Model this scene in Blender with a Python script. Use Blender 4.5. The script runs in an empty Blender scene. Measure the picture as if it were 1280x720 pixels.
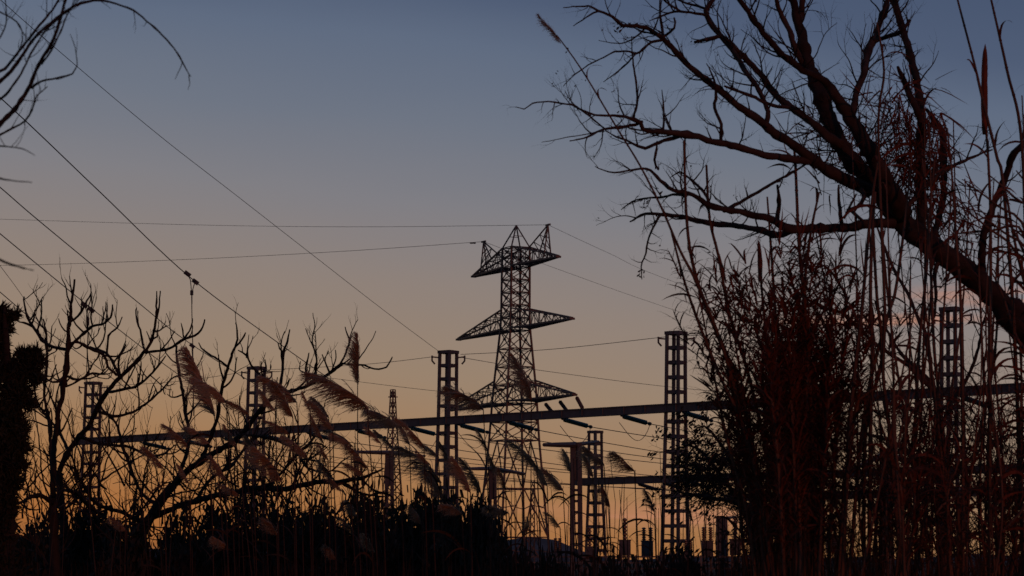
import bpy, math, random
from mathutils import Vector, Matrix, Quaternion
S = bpy.context.scene
COL = S.collection
R = math.radians
# ------------------------------------------------------------------ camera
F = 3022.0                      # focal length in pixels of the 1280 wide photograph (85 mm)
EYE = 1.6
PITCH = math.atan(340.0 / F)
cam = bpy.data.objects.new('camera', bpy.data.cameras.new('camera'))
COL.objects.link(cam)
S.camera = cam
cam.data.sensor_width = 36.0
cam.data.lens = 85.0
cam.data.clip_start = 0.1
cam.data.clip_end = 12000.0
cam.location = (0, 0, EYE)
cam.rotation_euler = (math.pi / 2 + PITCH, 0, 0)
cam.data.dof.use_dof = True
cam.data.dof.focus_distance = 34.0
cam.data.dof.aperture_fstop = 10.0
S.render.filter_size = 1.9
S.view_settings.view_transform = 'Standard'
S.view_settings.look = 'None'
S.view_settings.exposure = 0.0
S.view_settings.gamma = 1.0
# ------------------------------------------------------------------ sky and sun
SUN_EL, SUN_AZ = R(3.0), R(150.0)


def lin(c):
    return tuple(((v / 255.0) / 12.92 if v <= 10 else (((v / 255.0) + .055) / 1.055) ** 2.4) for v in c)


W = bpy.data.worlds.new('World')
S.world = W
W.use_nodes = True
nt = W.node_tree
nt.nodes.clear()


def N(t, **k):
    n = nt.nodes.new(t)
    for a, b in k.items():
        setattr(n, a, b)
    return n


def math_node(op, a, b=None, c=None):
    n = N('ShaderNodeMath', operation=op)
    for i, v in enumerate((a, b, c)):
        if v is None:
            continue
        if hasattr(v, 'links'):
            nt.links.new(v, n.inputs[i])
        else:
            n.inputs[i].default_value = v
    return n.outputs[0]


tc = N('ShaderNodeTexCoord')
sep = N('ShaderNodeSeparateXYZ')
nt.links.new(tc.outputs['Generated'], sep.inputs[0])
dx, dy, dz = sep.outputs
# dusk colours run with elevation, lower and warmer towards the afterglow on the left
glow = math_node('ADD', math_node('MULTIPLY', dx, -.5), math_node('MULTIPLY', dy, .866))
t = math_node('ADD', dz, math_node('MULTIPLY', math_node('SUBTRACT', .866, glow), .26))
nz = N('ShaderNodeTexNoise')
nz.inputs['Scale'].default_value = 6.0
nz.inputs['Detail'].default_value = 3.0
mp = N('ShaderNodeMapping')
mp.inputs['Scale'].default_value = (1.0, 1.0, 5.0)
nt.links.new(tc.outputs['Generated'], mp.inputs[0])
nt.links.new(mp.outputs[0], nz.inputs['Vector'])
t = math_node('ADD', t, math_node('MULTIPLY', math_node('SUBTRACT', nz.outputs[0], .5), .012))
ramp = N('ShaderNodeValToRGB')
SPAN = .42
stops = [(-.02, (130, 80, 48)), (0.0, (169, 107, 58)), (72 / F, (164, 117, 76)), (140 / F, (160, 126, 96)), (218 / F, (153, 130, 110)),
         (335 / F, (141, 128, 122)), (437 / F, (127, 125, 131)), (542 / F, (109, 116, 131)), (642 / F, (94, 106, 128)),
         (710 / F, (77, 90, 116)), (900 / F, (60, 75, 104)), (.40, (50, 65, 95))]
el = ramp.color_ramp.elements
while len(el) > 1:
    el.remove(el[-1])
for i, (p, c) in enumerate(stops):
    e = el[0] if i == 0 else el.new(min(1, (p + .02) / SPAN))
    e.position = min(1, (p + .02) / SPAN)
    e.color = (*lin(c), 1)
nt.links.new(math_node('DIVIDE', math_node('ADD', t, .02), SPAN), ramp.inputs[0])
# thin warm cloud streaks low in the sky
cm = N('ShaderNodeMapping')
cm.inputs['Scale'].default_value = (5.0, 5.0, 90.0)
cm.inputs['Location'].default_value = (2.1, 0, 3.35)
nt.links.new(tc.outputs['Generated'], cm.inputs[0])
cn = N('ShaderNodeTexNoise')
cn.inputs['Scale'].default_value = 1.6
cn.inputs['Detail'].default_value = 5.0
nt.links.new(cm.outputs[0], cn.inputs['Vector'])
cr = N('ShaderNodeMapRange')
cr.inputs[1].default_value = .36
cr.inputs[2].default_value = .60
cr.inputs[4].default_value = 1.0
nt.links.new(cn.outputs[0], cr.inputs[0])


def bump(v, c, w):
    a = math_node('ABSOLUTE', math_node('DIVIDE', math_node('SUBTRACT', v, c), w))
    return math_node('MAXIMUM', math_node('SUBTRACT', 1.0, a), 0.0)


az = math_node('ARCTAN2', dx, dy)
mask = math_node('ADD', math_node('MULTIPLY', bump(az, .150, .055), bump(dz, .0975, .0032)), math_node('MULTIPLY', bump(az, .205, .05), bump(dz, .1075, .0065)))
mask2 = math_node('MULTIPLY', bump(az, .07, .10), bump(dz, .018, .007))
msk = math_node('MINIMUM', math_node('MULTIPLY', math_node('ADD', mask, math_node('MULTIPLY', mask2, .5)), 2.0), 1.0)
mixc = N('ShaderNodeMixRGB')
mixc.inputs[2].default_value = (*lin((196, 132, 104)), 1)
nt.links.new(math_node('MULTIPLY', cr.outputs[0], msk), mixc.inputs[0])
nt.links.new(ramp.outputs[0], mixc.inputs[1])
bg1 = N('ShaderNodeBackground')
bg1.inputs[1].default_value = 0.97
nt.links.new(mixc.outputs[0], bg1.inputs[0])
sky = N('ShaderNodeTexSky', sky_type='NISHITA', sun_disc=False)
sky.sun_elevation = SUN_EL
sky.sun_rotation = SUN_AZ
bg2 = N('ShaderNodeBackground')
bg2.inputs[1].default_value = 0.004
nt.links.new(sky.outputs[0], bg2.inputs[0])
add = N('ShaderNodeAddShader')
nt.links.new(bg1.outputs[0], add.inputs[0])
nt.links.new(bg2.outputs[0], add.inputs[1])
wo = N('ShaderNodeOutputWorld')
nt.links.new(add.outputs[0], wo.inputs[0])

sl = bpy.data.lights.new('sun', 'SUN')
sl.energy = 0.40
sl.angle = R(.6)
sl.color = (1.0, .26, .10)
sun = bpy.data.objects.new('sun', sl)
COL.objects.link(sun)
sdir = Vector((math.sin(SUN_AZ) * math.cos(SUN_EL), math.cos(SUN_AZ) * math.cos(SUN_EL), math.sin(SUN_EL)))
sun.rotation_euler = (-sdir).to_track_quat('-Z', 'Y').to_euler()

# ------------------------------------------------------------------ helpers
CP, SP = math.cos(PITCH), math.sin(PITCH)
Z = Vector((0, 0, 1))


def P(x, y, D):
    """the point at forward distance D that the photograph shows at pixel (x, y)"""
    u, v = (x - 640) / F, (360 - y) / F
    fy, fz = CP - v * SP, SP + v * CP
    k = D / fy
    return Vector((u * k, D, EYE + fz * k))


def mat(name, base, rough=.7, spec=.3, scale=8.0, amp=.35, bumpd=.0, trans=0.0, metal=0.0, stretch=None, sub=0.0):
    m = bpy.data.materials.new(name)
    m.use_nodes = True
    t_ = m.node_tree
    b = t_.nodes['Principled BSDF']
    b.inputs['Roughness'].default_value = rough
    b.inputs['Specular IOR Level'].default_value = spec
    b.inputs['Metallic'].default_value = metal
    tcn = t_.nodes.new('ShaderNodeTexCoord')
    mpn = t_.nodes.new('ShaderNodeMapping')
    if stretch:
        mpn.inputs['Scale'].default_value = stretch
    t_.links.new(tcn.outputs['Object'], mpn.inputs[0])
    n = t_.nodes.new('ShaderNodeTexNoise')
    n.inputs['Scale'].default_value = scale
    n.inputs['Detail'].default_value = 6
    t_.links.new(mpn.outputs[0], n.inputs['Vector'])
    oi = t_.nodes.new('ShaderNodeObjectInfo')
    addn = t_.nodes.new('ShaderNodeMath')
    addn.operation = 'MULTIPLY_ADD'
    t_.links.new(oi.outputs['Random'], addn.inputs[0])
    addn.inputs[1].default_value = .3
    t_.links.new(n.outputs[0], addn.inputs[2])
    rp = t_.nodes.new('ShaderNodeValToRGB')
    rp.color_ramp.elements[0].position = .35
    rp.color_ramp.elements[1].position = .95
    rp.color_ramp.elements[0].color = (*[c * (1 - amp) for c in base], 1)
    rp.color_ramp.elements[1].color = (*[min(1, c * (1 + amp)) for c in base], 1)
    t_.links.new(addn.outputs[0], rp.inputs[0])
    t_.links.new(rp.outputs[0], b.inputs['Base Color'])
    if bumpd:
        bp = t_.nodes.new('ShaderNodeBump')
        bp.inputs['Strength'].default_value = .8
        bp.inputs['Distance'].default_value = bumpd
        t_.links.new(n.outputs[0], bp.inputs['Height'])
        t_.links.new(bp.outputs[0], b.inputs['Normal'])
    if trans:
        tr = t_.nodes.new('ShaderNodeBsdfTranslucent')
        t_.links.new(rp.outputs[0], tr.inputs[0])
        mx = t_.nodes.new('ShaderNodeMixShader')
        mx.inputs[0].default_value = trans
        t_.links.new(b.outputs[0], mx.inputs[1])
        t_.links.new(tr.outputs[0], mx.inputs[2])
        t_.links.new(mx.outputs[0], t_.nodes['Material Output'].inputs[0])
    return m


M_BARK = mat('bark', (.048, .030, .024), .9, .1, 14, .6, .012, stretch=(1, 1, 1))
M_BARK2 = mat('dark_bark', (.032, .022, .018), .9, .1, 18, .5, .006)
M_CANE = mat('dry_cane', (.125, .055, .03), .7, .2, 10, .5, stretch=(1, 1, .3))
M_LEAF = mat('dry_leaf', (.17, .045, .022), .8, .15, 12, .5, trans=.25)
M_PLUME = mat('plume', (.50, .33, .205), .9, .1, 20, .3, trans=.6)
M_REED = mat('reed_stem', (.06, .035, .023), .8, .15, 12, .4)
M_SHRUB = mat('shrub_leaf', (.038, .03, .019), .7, .25, 9, .5, trans=.1)
M_NEEDLE = mat('conifer_leaf', (.035, .036, .022), .8, .15, 9, .5)
M_STEEL = mat('galvanised_steel', (.11, .09, .078), .55, .4, 3, .3, metal=.35)
M_STEELR = mat('tower_steel', (.12, .08, .062), .6, .4, 2, .35, metal=.3)
M_BEAM = mat('painted_steel', (.078, .064, .058), .6, .4, 2.5, .3)
M_CABLE = mat('cable', (.06, .055, .055), .6, .4, 5, .2, metal=.4)
M_GLASS = mat('green_glass_insulator', (.015, .10, .085), .2, .6, 4, .2)
M_PORC = mat('brown_porcelain', (.10, .055, .04), .35, .5, 4, .3)
M_BOX = mat('grey_enclosure', (.075, .07, .07), .6, .3, 2, .25)
M_SOIL = mat('dark_soil', (.05, .038, .028), .95, .1, .8, .5, .05)
M_HILL = mat('far_hill', (.16, .135, .125), .95, .0, .01, .25)
M_GRASS = mat('dry_grass', (.055, .026, .016), .9, .1, 6, .5, trans=.1)
M_FRUIT = mat('dead_leaf', (.055, .036, .028), .85, .1, 9, .4)


class MB:
    def __init__(s):
        s.v, s.f = [], []

    def tube(s, pts, rad, n=5, cap=True):
        k = len(s.v)
        m = len(pts)
        ref = None
        for i, p in enumerate(pts):
            a = pts[max(0, i - 1)]
            b = pts[min(m - 1, i + 1)]
            tg = (b - a)
            if tg.length < 1e-9:
                tg = Vector((0, 0, 1))
            tg = tg.normalized()
            if ref is None:
                ref = Vector((1, 0, 0)) if abs(tg.x) < .8 else Vector((0, 1, 0))
            ref = (ref - tg * ref.dot(tg))
            if ref.length < 1e-6:
                ref = tg.orthogonal()
            ref.normalize()
            bn = tg.cross(ref)
            r = rad[i] if hasattr(rad, '__len__') else rad
            for j in range(n):
                an = 2 * math.pi * j / n
                s.v.append(p + ref * (math.cos(an) * r) + bn * (math.sin(an) * r))
        for i in range(m - 1):
            for j in range(n):
                a = k + i * n + j
                b = k + i * n + (j + 1) % n
                s.f.append((a, b, b + n, a + n))
        if cap:
            s.f.append(tuple(k + j for j in range(n))[::-1])
            s.f.append(tuple(k + (m - 1) * n + j for j in range(n)))

    def bar(s, a, b, w, h=None, up=Z):
        """rectangular bar from a to b, w across, h along up"""
        h = w if h is None else h
        tg = (b - a).normalized()
        sd = tg.cross(up)
        if sd.length < 1e-4:
            sd = tg.cross(Vector((0, 1, 0)))
        sd.normalize()
        u = sd.cross(tg).normalized()
        k = len(s.v)
        for p in (a, b):
            for i, j in ((-1, -1), (1, -1), (1, 1), (-1, 1)):
                s.v.append(p + sd * (w / 2 * i) + u * (h / 2 * j))
        s.f += [(k, k + 3, k + 2, k + 1), (k + 4, k + 5, k + 6, k + 7)]
        for i in range(4):
            j = (i + 1) % 4
            s.f.append((k + i, k + j, k + 4 + j, k + 4 + i))

    def box(s, c, dx_, dy_, dz_, ax=Vector((1, 0, 0)), ay=Vector((0, 1, 0))):
        c = Vector(c)
        s.bar(c - Z * (dz_ / 2), c + Z * (dz_ / 2), dx_, dy_, up=ay)

    def lathe(s, a, b, prof, n=8):
        """profile of (t, r) along a-b"""
        s.tube([a.lerp(b, t_) for t_, r in prof], [r for t_, r in prof], n)

    def ribbon(s, pts, wid, side):
        k = len(s.v)
        for i, p in enumerate(pts):
            sd = side[i] if isinstance(side, list) else side
            s.v.append(p - sd * (wid[i] / 2))
            s.v.append(p + sd * (wid[i] / 2))
        for i in range(len(pts) - 1):
            a = k + 2 * i
            s.f.append((a, a + 1, a + 3, a + 2))

    def build(s, name, m, parent=None, origin=None, smooth=False):
        o0 = Vector((0, 0, 0))
        if parent is not None:
            r_ = parent
            while r_ is not None:
                o0 = o0 + r_.location
                r_ = r_.parent
        elif origin is not None:
            o0 = Vector(origin)
        me = bpy.data.meshes.new(name)
        me.from_pydata([tuple(p - o0) for p in s.v], [], s.f)
        me.materials.append(m)
        if smooth:
            me.polygons.foreach_set('use_smooth', [True] * len(me.polygons))
        o = bpy.data.objects.new(name, me)
        COL.objects.link(o)
        if parent is not None:
            o.parent = parent
        elif origin is not None:
            o.location = origin
        return o


def tag(o, label=None, cat=None, group=None, kind=None):
    if label:
        o['label'] = label
    if cat:
        o['category'] = cat
    if group:
        o['group'] = group
    if kind:
        o['kind'] = kind
    return o


def thing(name, label, cat, loc, group=None):
    o = bpy.data.objects.new(name, None)
    o.empty_display_size = .2
    COL.objects.link(o)
    o.location = loc
    return tag(o, label, cat, group)


def inst(name, me, parent, mtx):
    """a part sharing mesh data; mtx is in world space, parent is an unrotated Empty"""
    o = bpy.data.objects.new(name, me)
    COL.objects.link(o)
    o.parent = parent
    o.matrix_local = Matrix.Translation(-parent.location) @ mtx
    return o


def frame(p, zdir, xdir, sc):
    z = zdir.normalized()
    x = xdir - z * xdir.dot(z)
    x = x.normalized() if x.length > 1e-5 else z.orthogonal().normalized()
    y = z.cross(x)
    m = Matrix((x, y, z)).transposed().to_4x4()
    return Matrix.Translation(p) @ m @ Matrix.Scale(sc, 4)


def catmull(pts, per=6.0):
    """pts: tuples of floats, first two are pixels; resampled about every `per` pixels"""
    out = []
    n = len(pts)
    for i in range(n - 1):
        p0, p1, p2, p3 = pts[max(0, i - 1)], pts[i], pts[i + 1], pts[min(n - 1, i + 2)]
        L = math.hypot(p2[0] - p1[0], p2[1] - p1[1])
        k = max(1, int(L / per))
        for j in range(k):
            t_ = j / k
            out.append(tuple(.5 * ((2 * b) + (c - a) * t_ + (2 * a - 5 * b + 4 * c - d) * t_ * t_ + (3 * b - a - 3 * c + d) * t_ ** 3)
                             for a, b, c, d in zip(p0, p1, p2, p3)))
    out.append(tuple(pts[-1]))
    return out


def limb_points(path, d0, d1, rng, rough=.5, per=6.0, wmul=1.0):
    """traced limb (x, y, width px) -> 3-D points and radii, receding from d0 to d1"""
    c = catmull(path, per)
    n = len(c)
    pts, rad = [], []
    ox = oy = 0.0
    for i, (x, y, w) in enumerate(c):
        t_ = i / max(1, n - 1)
        ox = ox * .7 + rng.uniform(-1, 1) * rough
        oy = oy * .7 + rng.uniform(-1, 1) * rough
        D = d0 + (d1 - d0) * t_ + math.sin(t_ * 9 + path[0][0]) * .05
        pts.append(P(x + ox * (i > 0), y + oy * (i > 0), D))
        rad.append(max(.35, w * wmul) * .5 * D / F * rng.uniform(.88, 1.14) * (rng.uniform(1.12, 1.35) if rng.random() < .09 else 1))
    return pts, rad


def rnd_unit(rng):
    while True:
        v = Vector((rng.uniform(-1, 1), rng.uniform(-1, 1), rng.uniform(-1, 1)))
        if .05 < v.length < 1:
            return v.normalized()


def grow(mb, p, d, L, r, lvl, rng, up=.3, wig=.35, seg=.03, kids=3, sides=4, buds=None, tap=.72):
    n = max(3, int(L / seg))
    pts, rad = [p.copy()], [r]
    d = d.normalized()
    bend = rnd_unit(rng) * rng.uniform(.08, .26)
    for i in range(n):
        d = (d + Z * (up / n * 2) + bend * (3.0 / n) + rnd_unit(rng) * wig * .35).normalized()
        p = p + d * (L / n)
        pts.append(p.copy())
        rad.append(r * (1 - tap * (i + 1) / n))
        if lvl > 0 and i > 0 and rng.random() < kids / n:
            ax = rnd_unit(rng)
            cd = Quaternion(ax, rng.choice((-1, 1)) * rng.uniform(.5, 1.1)) @ d
            grow(mb, p, cd, L * rng.uniform(.3, .6), rad[-1] * .75, lvl - 1, rng, up, wig, seg, kids, 3, buds, tap)
    mb.tube(pts, rad, sides, cap=False)
    if buds is not None and rng.random() < .25:
        buds.append((p.copy(), d.copy()))
    return pts


def twigs_on(mb, pts, rad, rng, density, L, lvl, up, r0=None, kids=3, seg=.03, start=.2, buds=None, wig=.35):
    """scatter twigs along a limb given as points; density per metre"""
    n = len(pts)
    for i in range(int(n * start), n - 1):
        sl_ = (pts[i + 1] - pts[i]).length
        m = density * sl_
        while m > 0:
            if rng.random() < m:
                tg = (pts[i + 1] - pts[i]).normalized()
                ax = rnd_unit(rng)
                d = Quaternion(ax.cross(tg).normalized() if ax.cross(tg).length > .1 else tg.orthogonal(), rng.uniform(.6, 1.25)) @ tg
                d.y *= .7
                d = (d + Z * up * .6).normalized()
                rr = min(rad[i] * .6, r0 if r0 else rad[i] * .5)
                grow(mb, pts[i], d, L * rng.uniform(.35, 1.1), rr, lvl, rng, up, wig, seg, kids, 4, buds)
            m -= 1


# ------------------------------------------------------------------ ground and hills
g = MB()
for (x, y) in ((-2500, -60), (2500, -60), (2500, 4200), (-2500, 4200)):
    g.v.append(Vector((x, y, 0)))
g.f.append((0, 1, 2, 3))
tag(g.build('ground', M_SOIL), 'dark flat ground under the brush', kind='structure')

h = MB()
rng = random.Random(5)
nx, ny = 160, 7
prof = (0, .45, .8, 1.0, .85, .5, 0)
for j in range(ny):
    for i in range(nx):
        X = -1500 + 3000 * i / (nx - 1)
        px = 640 + X / 2600 * F
        crest = 16 + 12 * math.exp(-((px - 665) / 45) ** 2) + 13 * math.exp(-((px - 50) / 110) ** 2) + 3 * math.sin(px / 47) + 2 * math.sin(px / 19 + 1)
        crest -= 11 / (1 + math.exp(-(px - 716) / 6.0))
        hgt = crest / F * 2600
        h.v.append(Vector((X, 2300 + 100 * j, -1 + (hgt + 2) * prof[j] + rng.uniform(-.6, .6) * (prof[j] > 0))))
for j in range(ny - 1):
    for i in range(nx - 1):
        a = j * nx + i
        h.f.append((a, a + 1, a + nx + 1, a + nx))
tag(h.build('hills', M_HILL, smooth=True), 'low blue grey hills along the horizon', kind='structure')

# ------------------------------------------------------------------ transmission tower
TD = 273.0
tb = P(641, 700, TD)
tb.z = 0
tower = thing('transmission_tower', 'tall lattice transmission tower with three levels of pointed cross arms', 'transmission tower', tb)
TH = math.radians(-63.0)                     # the arms run towards the right and the camera
AX = Vector((math.cos(TH), math.sin(TH), 0))
AY = Vector((-AX.y, AX.x, 0))
UP = TD / F                                  # metres in a pixel at the tower


def zt(y):
    return EYE + (700 - y) * UP


leg_levels = [(0.0, 3.2), (zt(667), 2.86), (zt(600), 2.42), (zt(552), 2.1), (zt(500), 1.86), (zt(480), 1.74), (zt(410), 1.24), (zt(390), 1.2), (zt(331), 1.17), (zt(309), 1.15)]


def half_w(z):
    for (z0, w0), (z1, w1) in zip(leg_levels, leg_levels[1:]):
        if z <= z1:
            return w0 + (w1 - w0) * (z - z0) / (z1 - z0)
    return leg_levels[-1][1]


def corner(i, j, z, x_shift=True):
    w = half_w(z)
    lean = (z - EYE) * .0105
    return Vector((tb.x + lean, tb.y, z)) + AX * (w * i) + AY * (w * j)


for i, j in ((-1, -1), (1, -1), (1, 1), (-1, 1)):
    m = MB()
    for (z0, _), (z1, _) in zip(leg_levels, leg_levels[1:]):
        m.bar(corner(i, j, z0), corner(i, j, z1), .19, .19, up=AX)
    m.build('leg', M_STEELR, tower)
cs = ((-1, -1), (1, -1), (1, 1), (-1, 1))


def panels(zs, w, horiz=True, kind='X'):
    m = MB()
    w *= .85
    for z0, z1 in zip(zs, zs[1:]):
        for k in range(4):
            a, b = cs[k], cs[(k + 1) % 4]
            p0, p1, q0, q1 = corner(*a, z0), corner(*b, z0), corner(*a, z1), corner(*b, z1)
            if kind == 'X':
                m.bar(p0, q1, w)
                m.bar(p1, q0, w)
                c = (p0 + p1 + q0 + q1) / 4
                m.bar(c - (p1 - p0) * .06, c + (p1 - p0) * .06, w * 2.4, w * 2.4)
            else:
                mid = (q0 + q1) / 2
                m.bar(p0, mid, w)
                m.bar(p1, mid, w)
                for s_, e_ in ((p0, q0), (p1, q1)):
                    for t_ in (.33, .66):
                        m.bar(s_.lerp(mid, t_), s_.lerp(e_, t_ * .9), w * .7)
            if horiz:
                m.bar(q0, q1, w)
        if horiz:
            m.bar(corner(-1, -1, z1), corner(1, 1, z1), w * .8)
            m.bar(corner(1, -1, z1), corner(-1, 1, z1), w * .8)
    return m


def zs(y0, y1, n):
    return [zt(y0 + (y1 - y0) * i / n) for i in range(n + 1)]


lower = panels([0.0] + zs(672, 552, 2), .14, True, 'K')
tag(lower.build('base_bracing', M_STEELR, tower), kind='stuff')
tag(panels(zs(552, 414, 6), .11).build('waist_bracing', M_STEELR, tower), kind='stuff')
tag(panels(zs(414, 334, 5), .11).build('shaft_bracing', M_STEELR, tower), kind='stuff')
tag(panels(zs(334, 309, 2), .10).build('head_bracing', M_STEELR, tower), kind='stuff')


def arm(side, z_low, z_top, length, nb, zdrop=0.0):
    """triangular lattice cross arm pointing along side*AX"""
    m = MB()
    lo = [corner(side, s, z_low) for s in (-1, 1)]
    hi = [corner(side, s, z_top) for s in (-1, 1)]
    lean = (z_low - EYE) * .0105
    tip = Vector((tb.x + lean, tb.y, z_low + zdrop)) + AX * (side * length)
    tips = [tip + AY * .12 * s for s in (-1, 1)]
    for a, b in zip(lo, tips):
        m.bar(a, b, .2, .2)
    for a, b in zip(hi, tips):
        m.bar(a, b + Z * .12, .15)
    m.bar(tips[0] - AY * .2, tips[1] + AY * .2, .26, .22)
    pl = None
    for k in range(1, nb + 1):
        t_ = k / (nb + .4)
        l2 = [a.lerp(b, t_) for a, b in zip(lo, tips)]
        h2 = [a.lerp(b, t_) for a, b in zip(hi, tips)]
        for a, b in zip(l2, h2):
            m.bar(a, b, .07)
        m.bar(l2[0], l2[1], .10)
        m.bar(h2[0], h2[1], .08)
        if pl is None:
            pl = (lo, hi)
        for q in (0, 1):
            a, b = (pl[0][q], h2[q]) if k % 2 else (pl[1][q], l2[q])
            m.bar(a, b, .07)
        m.bar(pl[0][0], l2[1], .085)
        m.bar(pl[0][1], l2[0], .085)
        m.bar(pl[1][k % 2], h2[1 - k % 2], .075)
        pl = (l2, h2)
    m.build('cross_arm', M_STEELR, tower)
    return tip


def arm_len(px_tip, px_mid, py, side):
    # length along AX that puts the tip at pixel px_tip when its root column stands at px_mid
    best = None
    for k in range(40, 260):
        L = k * .1
        q = tb + AX * (L * side)
        q.x += (zt(py) - EYE) * .0105
        x = 640 + q.x / q.y * F
        e = abs(x - px_tip)
        if best is None or e < best[0]:
            best = (e, L)
    return best[1]


tips = {}
for nm, zl, zh, xl, xr, nb in (('top', zt(333), zt(309), 592, 698, 6), ('mid', zt(412), zt(387), 573, 715, 8), ('low', zt(504), zt(477), 563, 718, 8)):
    pyl = 700 - (zl - EYE) / UP
    tips[nm] = (arm(-1, zl, zh, arm_len(xl, 641, pyl, -1), nb), arm(1, zl, zh, arm_len(xr, 641, pyl, 1), nb))
# pointed peak and the two earth wire horns
ztop = zt(280.5)
pk = MB()
apex = Vector((tb.x + (ztop - EYE) * .0105, tb.y, ztop))
for c in cs:
    pk.bar(corner(*c, zt(309)), apex, .13)
for k in range(4):
    a, b = corner(*cs[k], zt(309)).lerp(apex, .5), corner(*cs[(k + 1) % 4], zt(309)).lerp(apex, .5)
    if k % 2:
        pk.bar(a, b, .07)
pk.build('peak', M_STEELR, tower)
horn_tip = {}
for side, px, hy in ((-1, 604.5, 302), (1, 685, 281)):
    Lh = arm_len(px, 641, 320, side)
    m = MB()
    base = Vector((tb.x + (zt(333) - EYE) * .0105, tb.y, zt(333)))
    foot = base + AX * (side * Lh)
    tp = P(px, hy, foot.y)
    inner = base + AX * (side * (1.2 + (Lh - 1.2) * .50)) + Z * (zt(317) - zt(333))
    for s in (-1, 1):
        m.bar(foot + AY * .45 * s + Z * .2, tp, .12)
        m.bar(inner + AY * .8 * s, tp, .12)
        for t_ in (.3, .6):
            m.bar((foot + AY * .45 * s).lerp(tp, t_), (inner + AY * .8 * s).lerp(tp, t_), .07)
        m.bar((foot + AY * .45 * s), (inner + AY * .8 * s).lerp(tp, .3), .07)
        m.bar((foot + AY * .45 * s).lerp(tp, .3), (inner + AY * .8 * s).lerp(tp, .6), .07)
    m.bar(tp - AX * .5, tp + AX * .5, .18)
    m.build('earth_wire_horn', M_STEELR, tower)
    horn_tip[side] = tp


def cable(name, label, pts3, r, group=None, sag=0.0, n=24, extra=None, cat='wire'):
    """a hanging wire through pts3 (list of points); straight spans dip by sag metres"""
    o = thing(name, label, cat, pts3[0], group)
    m = MB()
    line = []
    if len(pts3) == 2:
        a, b = pts3
        for i in range(n + 1):
            t_ = i / n
            line.append(a.lerp(b, t_) - Z * (4 * sag * t_ * (1 - t_)))
    else:
        k = len(pts3)
        for i in range(k - 1):
            p0, p1, p2, p3 = pts3[max(0, i - 1)], pts3[i], pts3[i + 1], pts3[min(k - 1, i + 2)]
            for j in range(8):
                t_ = j / 8
                line.append(.5 * ((2 * p1) + (p2 - p0) * t_ + (2 * p0 - 5 * p1 + 4 * p2 - p3) * t_ * t_ + (3 * p1 - p0 - 3 * p2 + p3) * t_ ** 3))
        line.append(pts3[-1])
    m.tube(line, r, 5)
    m.build('strand', M_CABLE, o)
    return o, line


cable('earth_wire', 'thin earth wire running left from the top of the tower right horn', [P(-60, 272, 330), P(240, 281, 312), P(450, 283.5, 295), horn_tip[1]], .024)
o_, _ = cable('earth_wire', 'thin earth wire running left from the lower left horn of the tower', [P(-60, 332.5, 330), P(60, 330.5, 318), P(240, 324, 300), P(430, 314, 285), horn_tip[-1]], .026)
m = MB()
pd_ = _.__getitem__(-2)
m.bar(pd_ + Vector((-.35, 0, -.08)), pd_ + Vector((.35, 0, -.08)), .16)
m.build('damper', M_CABLE, o_)
cable('earth_wire', 'thin earth wire running right and down from the tower right horn', [horn_tip[1], P(760, 316, 300), P(850, 355, 330), P(1100, 440, 420)], .022)
cable('earth_wire', 'thin earth wire running right from the tower left horn behind its head', [horn_tip[-1], P(685, 332, 300), P(850, 390, 345), P(1100, 470, 430)], .022)

# strain strings under the right end of the lowest arm
strings_t = [((682, 505), (691, 516)), ((700, 502), (709, 514)), ((721, 497), (728, 510))]
names = ('innermost', 'middle', 'outermost')
root_low = corner(1, 0, zt(504))
for k, (a, b) in enumerate(strings_t):
    f_ = (.42, .68, .97)[k]
    A = root_low.lerp(tips['low'][1], f_) - Z * .15
    dA = A.y
    B = P(b[0], b[1], dA - 1.0)
    A2 = P(a[0], a[1], dA)
    o = thing('insulator_string', 'dark insulator string hanging under the tower lowest arm, %s of three' % names[k], 'insulator', A2, 'insulator strings under the tower arm')
    m = MB()
    prof = []
    for i in range(15):
        prof += [(i / 15, .11), ((i + .3) / 15, .22), ((i + .75) / 15, .22)]
    prof.append((1, .06))
    m.lathe(A2, B, prof, 7)
    m.build('discs', M_PORC, o, smooth=False)
    m = MB()
    m.tube([A2 + (A2 - B) * .1, A2 + (B - A2) * .02], .06, 5)
    m.build('end_fitting', M_STEEL, o)
    m = MB()
    m.tube([B, B + (B - A2) * .12], .07, 5)
    m.build('end_fitting', M_STEEL, o)

# ------------------------------------------------------------------ main gantry
GH = 11.0 + EYE
GX = lambda i: -26.35 + 11.4 * i
GD = lambda i: 151.0 - 11.2 * i
BD = Vector((11.4, -11.2, 0)).normalized()       # along the beam
BN = Vector((11.2, 11.4, 0)).normalized()        # away from the camera, to the right
gantry = thing('steel_gantry', 'long steel gantry with five ladder braced columns under one horizontal beam', 'gantry', Vector((GX(2), GD(2), 0)))
BEAM_Z = EYE + 7.33


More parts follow.
